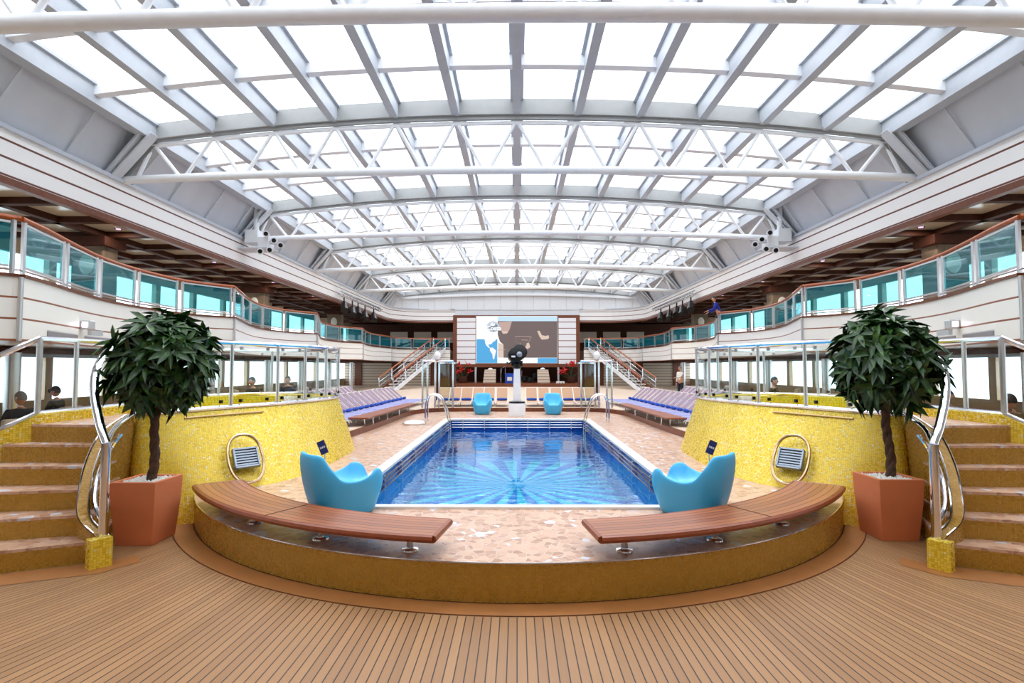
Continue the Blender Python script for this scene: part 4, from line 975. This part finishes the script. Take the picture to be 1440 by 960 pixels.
def drum(name, c, r, ln, ax, mt):
    ax = Vector(ax).normalized(); c = Vector(c); b = MB(); b.tube([c - ax * ln / 2, c - ax * ln / 2 * .9, c + ax * ln / 2 * .9, c + ax * ln / 2], r, 28, radii=[r * .85, r, r, r * .9]); return b.build(name, mt, mo)
drum('head', (-.06, 19.5, 2.5), .27, .3, (.15, -1, .1), BLACK); drum('head', (.08, 19.65, 2.6), .27, .25, (.3, -1, .3), BLACK)
drum('hub', (.08, 19.38, 2.52), .1, .12, (.15, -1, .1), mat('grey_hub', (150, 156, 170), .2, .6, noise=0))
m = MB(); m.box(-.2, -.06, 19.32, 19.36, 2.42, 2.48); m.build('plate', WHITE, mo)
m = MB(); m.tube([(-.2, 19.5, 2.25), (-.3, 19.45, 2.2), (-.36, 19.4, 2.24)], .025, 7); m.build('lever', BLACK, mo)

# ---------------------------------------------------------------- lounger terrace and loungers
KZ = .5
ke = spline([(4.6, 12.9), (4.2, 13.3), (4.08, 14.2), (4.0, 16), (3.95, 18), (3.85, 19.8), (3.4, 20.9), (2.9, 21.3), (2.5, 21.35)], 5)
poly = [(-p.x, p.y) for p in ke] + [(p.x, p.y) for p in reversed(ke)] + [(14.9, 13), (14.9, 45.9), (-14.9, 45.9), (-14.9, 13)]
m = MB(); m.add([(x, y, KZ) for x, y in poly], [tuple(range(len(poly)))]); struct(m.build('floor_lounger_terrace', mat('pale_terrace', (196, 172, 150), .5, noise=.05)))
line = [(-p.x, p.y) for p in ke] + [(p.x, p.y) for p in reversed(ke)]
m = MB(); m.wall([(-14.9, 12.95)] + line + [(14.9, 12.95)], DZ, KZ, .06); struct(m.build('trim_300', BROWN))
def lounger(label, group, seat_m, back_m, towel=True):
    c = thing('sun_lounger', label, 'sun lounger', (0, 0, 0), group); w = .235
    m = MB()
    for y in (-w, w): m.tube([(.02, y, .1), (.05, y, .16), (.2, y, .17), (1.12, y, .17)], .014, 6)
    for x in (.06, 1.1): m.tube([(x, -w, .165), (x, w, .165)], .012, 6)
    m.build('frame', LFRAME, c)
    for x in (.25, 1.02):
        for y in (-w, w): m = MB(); m.tube([(x, y, .165), (x + .04, y * 1.02, 0)], .014, 6); m.build('leg', LFRAME, c)
    m = MB(); m.box(.08, 1.1, -w + .015, w - .015, .172, .184); m.build('seat', seat_m, c)
    m = MB()
    for y in (-w, w): m.tube([(1.02, y, .18), (1.62, y, .7)], .014, 6)
    m.tube([(1.62, -w, .7), (1.62, w, .7)], .014, 6); m.build('backrest_frame', LFRAME, c)
    m = MB(); m.beam((1.06, 0, .22), (1.6, 0, .69), 2 * w - .03, .012); m.build('backrest', back_m, c)
    if towel: m = MB(); m.tube([(.98, -w + .03, .225), (.98, -w + .06, .24), (.98, 0, .245), (.98, w - .06, .24), (.98, w - .03, .225)], .05, 8, radii=[.03, .052, .056, .052, .03]); m.build('rolled_towel', TOWEL, c)
    return c
lg = None; lb = None
for s in (-1, 1):
    S = SIDE[s]
    for i in range(18):
        y = 14.3 + .55 * i; hx = 5.3 - .065 * (y - 16.4); x = s * (hx - 1.02)
        if y > 20.8: x = s * (hx - .95)
        lab = 'blue and mauve striped lounger, front row %s of pool, %s from the camera' % (S, ORD[i]); grp = 'striped loungers in the front row %s of the pool' % S
        ang = PI if s < 0 else 0
        if lg is None: lg = lounger(lab, grp, SLINGS, SLINGB); lg.location = (x, y, KZ); lg.rotation_euler = (0, 0, ang)
        else: dup(lg, (x, y, KZ), ang, lab, grp)
    for i in range(15):
        y = 16.9 + .55 * i; x = s * 6.0
        dup(lg, (x, y, KZ), PI if s < 0 else 0, 'blue and mauve striped lounger, back row %s of pool, %s from the camera' % (S, ORD[i]), 'striped loungers in the back row %s of the pool' % S)
    tb = thing('low_wooden_bench', 'long low wooden ledge at the feet of the loungers %s of the pool' % S, 'bench', (s * 3.9, 17, KZ))
    m = MB(); m.prism([(s * 4.5, 14.6), (s * 3.95, 14.6), (s * 3.72, 20.2), (s * 4.1, 20.6)], .70, .74); m.build('top', BENCHE, tb, bevel=.01)
    for f in (.1, .35, .6, .85):
        for xx in (.08, -.16):
            y = 14.6 + 5.7 * f; x = s * (4.15 - .2 * f + xx); m = MB(); m.tube([(x, y, KZ), (x, y, .7)], .02, 7); m.build('leg', STEEL, tb)
lb = None
xs_ = [-3.06, -2.58, -2.1, -1.62, -1.16, -.62, .61, 1.12, 1.64, 2.12, 2.6, 3.08]
for i, x in enumerate(xs_):
    lab = 'beige sun lounger in the row across the far pool end, %s from left' % ORD[i]; grp = 'beige loungers in the row across the far end of the pool'
    if lb is None: lb = lounger(lab, grp, BEIGE, BEIGE); lb.location = (x, 21.75, KZ); lb.rotation_euler = (0, 0, PI / 2)
    else: dup(lb, (x, 21.75, KZ), PI / 2, lab, grp)
# skylight hatches on the deck
hd = thing('deck_dome', 'low grey dome set in the paving left of the pool', 'dome', (-3.1, 16.6, DZ))
m = MB(); m.lathe([(.36, DZ), (.36, DZ + .05)], (-3.1, 16.6, 0), 28); m.build('ring', STEEL, hd); m = MB(); m.lathe([(.33, DZ + .05), (.25, DZ + .1), (.1, DZ + .13), (.01, DZ + .135)], (-3.1, 16.6, 0), 28); m.build('cap', GREYP, hd)
# ---------------------------------------------------------------- pool ladders
for s in (-1, 1):
    ld = thing('pool_ladder', 'curved chrome pool ladder at the far %s corner of the pool' % SIDE[s], 'ladder', (s * 2.6, 17.4, DZ))
    for y in (17.1, 17.55):
        m = MB(); m.tube([(s * p[0], y, p[1]) for p in spline([(2.85, DZ), (2.85, .9), (2.8, 1.12), (2.65, 1.22), (2.45, 1.16), (2.3, .95), (2.16, .5), (2.12, .1), (2.12, -.5)], 5)], .024, 8); m.build('side_rail', STEEL, ld)
    for z in (-.1, -.35): m = MB(); m.tube([(s * 2.12, 17.1, z), (s * 2.12, 17.55, z)], .02, 6); m.build('rung', STEEL, ld)
# ---------------------------------------------------------------- shower cabins
for s in (-1, 1):
    sh = thing('glass_shower', 'curved glass shower cabin with steel posts beyond the far %s corner of the pool' % SIDE[s], 'shower', (s * 3.1, 21.8, KZ))
    cxx, cyy = s * 3.25, 21.2
    pa = [(s * 3.62, 21.0), (s * 3.42, 20.95), (s * 3.12, 20.95), (s * 2.98, 21.0), (s * 2.48, 21.25)]
    for x, y in pa: m = MB(); m.tube([(x, y, KZ), (x, y, 2.33)], .035, 10); m.build('post', STEEL, sh)
    m = MB(); m.tube([(x, y, 2.3) for x, y in pa], .04, 8); m.build('top_rail', STEEL, sh)
    m = MB(); m.lathe([(.36, 2.2), (.36, 2.26)], (s * 2.75, 21.7, 0), 24); m.build('canopy_ring', STEEL, sh)
    for a, b in ((pa[0], pa[1]), (pa[3], pa[4])):
        m = MB(); m.beam((a[0], a[1], 1.4), (b[0], b[1], 1.4), .02, 1.55); m.build('glass_pane', GLASSC, sh)
    m = MB(); m.lathe([(.01, 2.33), (.1, 2.38), (.14, 2.5), (.1, 2.62), (.01, 2.68)], (s * 3.05, 20.95, 0), 18); m.build('lamp_globe', COPING, sh)
    dv = thing('service_booth', 'dark slatted bar booth behind the %s shower cabin' % SIDE[s], 'booth', (s * 3.1, 26.2, KZ))
    m = MB(); m.box(s * 3.4 - .45, s * 3.4 + .45, 26, 26.6, KZ, 2.2); m.build('body', DBROWN, dv); m = MB(); m.box(s * 3.4 - .5, s * 3.4 + .5, 25.95, 26.65, 2.2, 2.27); m.build('roof', DBROWN, dv)
# ---------------------------------------------------------------- lights on the gallery edge, clock, winches
for s in (-1, 1):
    lt = thing('stage_light_bar', 'silver truss hung with black stage lights under the far %s fascia' % SIDE[s], 'stage lights', (s * 9.9, 33, 5.9))
    for dz, dx in ((6.15, 0), (6.4, 0), (6.27, .2)):
        m = MB(); m.tube([(s * (10.1 - dx), 31, dz), (s * (10.1 - dx), 40, dz)], .035, 6); m.build('tube', STEEL, lt)
    for y in (31.5, 34.5, 37.5, 39.8): m = MB(); m.tube([(s * 10.1, y, 6.27), (s * 10.44, y, 6.27)], .03, 6); m.build('bracket', STEEL, lt)
    for k in range(14):
        y = 31.2 + .66 * k; m = MB(); m.tube([(s * 10.1, y, 6.15), (s * 10.1, y + .33, 6.4), (s * 10.1, y + .66, 6.15)], .02, 5); m.build('brace', STEEL, lt)
    for k, y in enumerate((31.6, 33.2, 34.4, 36, 38.2)):
        m = MB(); zz = 5.55 - .1 * (k % 2); m.tube([(s * 10.05, y, 6.1), (s * 10.05, y, zz + .2)], .04, 6); m.tube([(s * 10.1, y + .15, zz + .25), (s * 9.9, y - .35, zz - .25)], .2, 12, radii=[.15, .22]); m.build('lamp', BLACK, lt)
    # floodlight / winch cluster at the third truss
    wn_ = thing('winch_gantry', 'white motor gantry with spotlights at the %s end of the third roof truss' % SIDE[s], 'machinery', (s * 9.6, 20.8, 6.9))
    def wb(name, x0, x1, y0, y1, z0, z1, mt=WHITE): m = MB(); m.box(min(s * x0, s * x1), max(s * x0, s * x1), y0, y1, z0, z1); return m.build(name, mt, wn_, bevel=.02)
    wb('motor_box', 9.75, 10.25, 20.3, 20.9, 6.75, 7.25); wb('motor_box', 9.3, 9.7, 20.2, 20.7, 6.55, 6.95); wb('foot_plate', 9.2, 10.4, 20.1, 20.9, 6.98 - .5, 7.0 - .46, GREYP)
    m = MB(); m.tube([(s * 9.95, 20.6, 7.2), (s * 9.95, 20.6, 8.3)], .1, 10); m.build('mast', WHITE, wn_)
    for k, (x, z) in enumerate(((9.35, 7.05), (9.05, 6.8), (8.8, 6.62), (9.2, 6.45), (9.55, 6.4))):
        m = MB(); m.tube([(s * x, 20.2, z), (s * x, 20.2, z - .02), (s * (x - .12), 19.85, z - .08)], .1, 10, radii=[.06, .1, .12]); m.build('spotlight', WHITE, wn_)
        m = MB(); m.tube([(s * (x - .125), 19.84, z - .082), (s * (x - .13), 19.82, z - .085)], .08, 10); m.build('lens', BLACK, wn_)
        m = MB(); m.tube([(s * x, 20.2, z), (s * 9.6, 20.5, 6.8)], .03, 6); m.build('bracket', FRAME, wn_)
ck = thing('wall_clock', 'round white wall clock on the far left gallery parapet', 'clock', (-9.0, 33.5, 2.9))
q = Yp(540.5, 503, 43.0)
ck.location = (q.x, 42.9, q.z)
m = MB(); m.tube([(q.x, 43.6, q.z), (q.x, 42.9, q.z)], .3, 24); m.build('case', STEEL, ck); m = MB(); m.tube([(q.x, 42.9, q.z), (q.x, 42.88, q.z)], .26, 24); m.build('dial', CREAM, ck)
m = MB(); m.beam((q.x, 42.86, q.z), (q.x, 42.86, q.z + .2), .02, .01, (1, 0, 0)); m.beam((q.x, 42.86, q.z), (q.x + .14, 42.86, q.z), .02, .01, (0, 1, 0)); m.build('hand', BLACK, ck)
#MARK3
# ---------------------------------------------------------------- people
def skinned(name, nodes, edges, m, parent, sub=1, extra=None):
    """one continuous body surface grown over a skeleton: nodes {key: (xyz, radius)}"""
    keys = list(nodes); me = bpy.data.meshes.new(name); me.from_pydata([nodes[k][0] for k in keys], [(keys.index(a), keys.index(b)) for a, b in edges], [])
    o = bpy.data.objects.new(name, me); COL.objects.link(o)
    sk = o.modifiers.new('skin', 'SKIN'); sk.use_smooth_shade = True
    for i, k in enumerate(keys):
        r = nodes[k][1]; r = r if isinstance(r, tuple) else (r, r); me.skin_vertices[0].data[i].radius = r; me.skin_vertices[0].data[i].use_root = (i == 0)
    ss = o.modifiers.new('sub', 'SUBSURF'); ss.levels = sub; ss.render_levels = sub
    bpy.context.view_layer.update()
    nm = bpy.data.meshes.new_from_object(o.evaluated_get(bpy.context.evaluated_depsgraph_get())); bpy.data.objects.remove(o)
    bm = bmesh.new(); bm.from_mesh(nm)
    if extra: extra(bm)
    bm.to_mesh(nm); bm.free()
    for p in nm.polygons: p.use_smooth = True; p.material_index = 0
    nm.materials.clear(); nm.materials.append(m)
    q = bpy.data.objects.new(name, nm); COL.objects.link(q); q.parent = parent; return q
def person(label, loc, rz, top, legs, hair, pose='sit', arm_l=None, arm_r=None, group=None, lean=0.0, head_turn=0, cap=False):
    """local frame: +y is the way the person faces, z up, feet on z = 0"""
    p = thing('person', label, 'person', (0, 0, 0), group)
    V = Vector; sit = pose == 'sit'; hz = .5 if sit else .93
    hip = V((0, 0, hz)); up = V((0, math.sin(lean), math.cos(lean)))
    sp = hip + up * .22; ch = hip + up * .42; nk = hip + up * .53; hd = nk + V((0, .03, .1)) + up * .02
    N = {'hip': (hip, (.14, .11)), 'sp': (sp, (.125, .10)), 'ch': (ch, (.15, .11)), 'nk': (nk, .05), 'nk2': (nk + up * .06 + V((0, .01, 0)), .048)}
    E_ = [('hip', 'sp'), ('sp', 'ch'), ('ch', 'nk'), ('nk', 'nk2')]
    C = {k: (N[k][0], tuple(r * 1.1 for r in N[k][1])) for k in ('hip', 'sp', 'ch')}; C['nk'] = (nk - up * .03, .075); CE = [('hip', 'sp'), ('sp', 'ch'), ('ch', 'nk')]
    for sx, tgt in ((-1, arm_l), (1, arm_r)):
        n = 'L' if sx < 0 else 'R'
        sh = ch + V((sx * .17, 0, .05)); ha = V(tgt) if tgt else hip + V((sx * .14, .34, .12)) if sit else hip + V((sx * .24, .05, -.08))
        mid = (sh + ha) / 2; d = ha - sh; reach = .56; off = math.sqrt(max(0, (reach / 2) ** 2 - (min(d.length, reach) / 2) ** 2)); bend = V((sx * .5, -.3, -1.0)); bend = (bend - d.normalized() * bend.dot(d.normalized())).normalized()
        if d.length > reach: ha = sh + d.normalized() * reach; mid = (sh + ha) / 2
        el = mid + bend * off; fd = (ha - el).normalized()
        N[n + 'sh'] = (sh, .06); N[n + 'el'] = (el, .042); N[n + 'wr'] = (ha, (.028, .022)); N[n + 'pm'] = (ha + fd * .07, (.038, .018))
        E_ += [('ch', n + 'sh'), (n + 'sh', n + 'el'), (n + 'el', n + 'wr'), (n + 'wr', n + 'pm')]
        sdv = fd.cross(V((0, 0, 1))); sdv = sdv.normalized() if sdv.length > .1 else V((1, 0, 0))
        for j, (o_, l) in enumerate(((-.03, .065), (-.01, .08), (.01, .075), (.03, .058))):
            b0 = ha + fd * .085 + sdv * o_; N[f'{n}f{j}'] = (b0, .0095); N[f'{n}g{j}'] = (b0 + fd * l * .6 + V((0, 0, -.008)), .009); N[f'{n}h{j}'] = (b0 + fd * l * .85 + V((0, 0, -.03)), .008)
            E_ += [(n + 'pm', f'{n}f{j}'), (f'{n}f{j}', f'{n}g{j}'), (f'{n}g{j}', f'{n}h{j}')]
        t0 = ha + fd * .03 - sdv * sx * .035; N[n + 't0'] = (t0, .012); N[n + 't1'] = (t0 + fd * .05 - sdv * sx * .02, .010); E_ += [(n + 'wr', n + 't0'), (n + 't0', n + 't1')]
        C[n + 'sh'] = (sh, .075); C[n + 'el'] = (el, .056); C[n + 'cu'] = (el.lerp(ha, .88), .042); CE += [('ch', n + 'sh'), (n + 'sh', n + 'el'), (n + 'el', n + 'cu')]
    Lg = {'hip': (hip, (.155, .125))}; LE = []
    for sx in (-1, 1):
        n = 'l' if sx < 0 else 'r'
        if sit: kn = V((sx * .12, .44, hz + .02)); an = V((sx * .13, .46, .09)); th = V((sx * .1, .08, hz))
        else: kn = V((sx * .11, .02, .5)); an = V((sx * .12, -.02, .09)); th = V((sx * .1, 0, hz - .1))
        toe = an + V((sx * .02, .17, -.05))
        for k_, q, r_ in (('th', th, .085), ('kn', kn, .058), ('an', an, .038), ('to', toe, (.04, .028))): N[n + k_] = (q, r_)
        E_ += [('hip', n + 'th'), (n + 'th', n + 'kn'), (n + 'kn', n + 'an'), (n + 'an', n + 'to')]
        Lg[n + 'th'] = (th, .1); Lg[n + 'kn'] = (kn, .073); Lg[n + 'an'] = (an + V((0, 0, .03)), .056); LE += [('hip', n + 'th'), (n + 'th', n + 'kn'), (n + 'kn', n + 'an')]
    HR = Matrix.Rotation(head_turn, 3, 'Z')
    def head(bm):
        r = bmesh.ops.create_uvsphere(bm, u_segments=20, v_segments=16, radius=1)
        for v in r['verts']:
            c = v.co.copy(); x, y, z = c.x * .076, c.y * .095, c.z * .118
            if z < -.02: x *= 1 - .35 * (-z - .02) / .1; y = y * (1 - .12 * (-z - .02) / .1)
            if y > .04:
                if abs(c.x) < .22 and -.3 < c.z < .1: y += .022 * (1 - abs(c.x) / .22) * (1 if c.z < -.05 else .5)
                if .15 < abs(c.x) < .6 and .0 < c.z < .25: y -= .012
                if abs(c.x) < .35 and -.6 < c.z < -.42: y += .006
            v.co = HR @ V((x, y, z)) + hd + V((0, 0, .06))
        for sx in (-1, 1):
            r = bmesh.ops.create_uvsphere(bm, u_segments=8, v_segments=6, radius=1)
            for v in r['verts']: v.co = HR @ V((v.co.x * .012 + sx * .078, v.co.y * .02 - .005, v.co.z * .032)) + hd + V((0, 0, .06))
    skinned('body', N, E_, SKIN, p, 1, head)
    skinned('top', C, CE, top, p, 1); skinned('trousers', Lg, LE, legs, p, 1)
    m = MB(); rows = []
    for i in range(8):
        ph = -.25 + (PI / 2 + .25) * i / 7; rows.append([])
        for k in range(20):
            a = 2 * PI * k / 20; front = max(0, math.sin(a)); z = max(math.sin(ph), .38 * front + .12 if front > .2 else -.3)
            rr = math.sqrt(max(0, 1 - z * z)); q = V((rr * math.cos(a) * .083, rr * math.sin(a) * .101, z * .126)); rows[-1].append(HR @ q + hd + V((0, 0, .062)))
    m.rows(rows, closed=True); m.build('hair', hair, p, smooth=True, autosmooth=False)
    if cap:
        m = MB(); m.lathe([(.09, .07), (.085, .12), (.05, .15), (.005, .16)], hd, 16); q = HR @ V((0, .13, .075)); m.tube([hd + HR @ V((0, .07, .08)), hd + q], .06, 8, radii=[.06, .045]); m.build('cap', CLOTHD, p)
    m = MB()
    for sx in (-1, 1):
        an = N[('l' if sx < 0 else 'r') + 'an'][0]; a = V((an.x, an.y - .05, .045)); m.tube([a, a + V((0, .06, 0)), a + V((0, .19, -.01)), a + V((0, .23, -.012))], .045, 10, radii=[.035, .045, .042, .022])
        m.build('shoe', BLACK, p); m = MB()
    p.location = loc; p.rotation_euler = (0, 0, rz); return p
def lounge_chair(label, loc, rz, group='beige lounge chairs under the galleries'):
    c = thing('lounge_chair', label, 'armchair', (0, 0, 0), group)
    m = MB(); m.box(-.34, .34, -.32, .34, .2, .44); m.build('seat', SOFA, c, bevel=.03)
    m = MB(); m.box(-.34, .34, -.44, -.3, .2, .86); m.build('backrest', SOFA, c, bevel=.04)
    for x in (-.4, .4): m = MB(); m.box(x - .06, x + .06, -.44, .34, .1, .6); m.build('armrest', DBROWN, c, bevel=.02)
    for x in (-.38, .38):
        for y in (-.4, .3): m = MB(); m.box(x - .03, x + .03, y - .03, y + .03, 0, .12); m.build('leg', DBROWN, c)
    c.location = loc; c.rotation_euler = (0, 0, rz); return c
def seat_person(px, Y, label, rz, top, legs, hair, chair_label, **kw):
    s = -1 if px < 727 else 1; X = Yp(px, 540, Y).x
    z = DZ if Y < 12.9 else KZ
    lounge_chair(chair_label, (X - .0, Y, z), rz); R_ = Matrix.Rotation(rz, 3, 'Z'); o = R_ @ Vector((0, -.08, 0))
    return person(label, (X + o.x, Y + o.y, z - .02), rz, top, legs, hair, **kw)
seat_person(28, 9.6, 'seated grey-haired person in dark jacket at the left photo edge, behind the glass balustrade', math.radians(60), CLOTHD, JEANS, HAIRG, 'beige lounge chair under the grey-haired person at the left edge', head_turn=.5, arm_l=(-.1, .4, .8))
seat_person(75, 12.2, 'seated person in dark jacket and cap near the left windows', math.radians(100), CLOTHD, JEANS, HAIRD, 'beige lounge chair under the person in a cap', cap=True)
seat_person(1336, 10.2, 'seated person in dark suit and white shirt right of the right tree', math.radians(-10) + PI, mat('navy_suit', (40, 46, 72), .8, noise=.1), JEANS, HAIRD, 'beige lounge chair under the person in a dark suit', head_turn=-.5)
seat_person(1422, 9.0, 'seated person in olive coat seen from behind at the right photo edge', math.radians(15), CLOTHO, JEANS, HAIRD, 'beige lounge chair under the person in an olive coat', lean=.15, arm_l=(-.45, .35, .85))
for k, (px, Y, la, tp) in enumerate(((352, 15.0, 'small seated person in dark clothes behind the left whirlpool, left one', CLOTHD), (404, 16.5, 'small seated person in dark clothes behind the left whirlpool, right one', JEANS),
                                (1092, 15.5, 'small seated person in dark clothes behind the right whirlpool', CLOTHD))):
    seat_person(px, Y, la, math.radians(150 + 40 * k), tp, JEANS, HAIRD, ['beige lounge chair of the left small person behind the left whirlpool', 'beige lounge chair of the right small person behind the left whirlpool', 'beige lounge chair of the small person behind the right whirlpool'][k])
for k, (x, y, rz) in enumerate(((-7.6, 15.6, 1.2), (-8.6, 17.5, -1), (-7.9, 19.5, 2), (8.9, 15.2, -1.2), (9.0, 18.5, 1), (8.4, 21, -2))):
    lounge_chair('empty beige lounge chair under the %s gallery, %s from the camera' % ('left' if x < 0 else 'right', ORD[k % 3]), (x, y, KZ), rz)
q = Yp(1012, 450, 24.3); person('person in royal blue sweater leaning on the right gallery rail', (q.x, 24.3, ZB), math.radians(70), CLOTHB, JEANS, HAIRD, pose='stand', lean=.35, arm_l=(-.2, .5, 1.05), arm_r=(.2, .5, 1.0))
q = Yp(957, 540, 30); person('person in pale shirt standing behind the right loungers', (q.x, 30, DZ), math.radians(120), CLOTHW, JEANS, HAIRG, pose='stand', arm_l=(-.1, .45, 1.15))
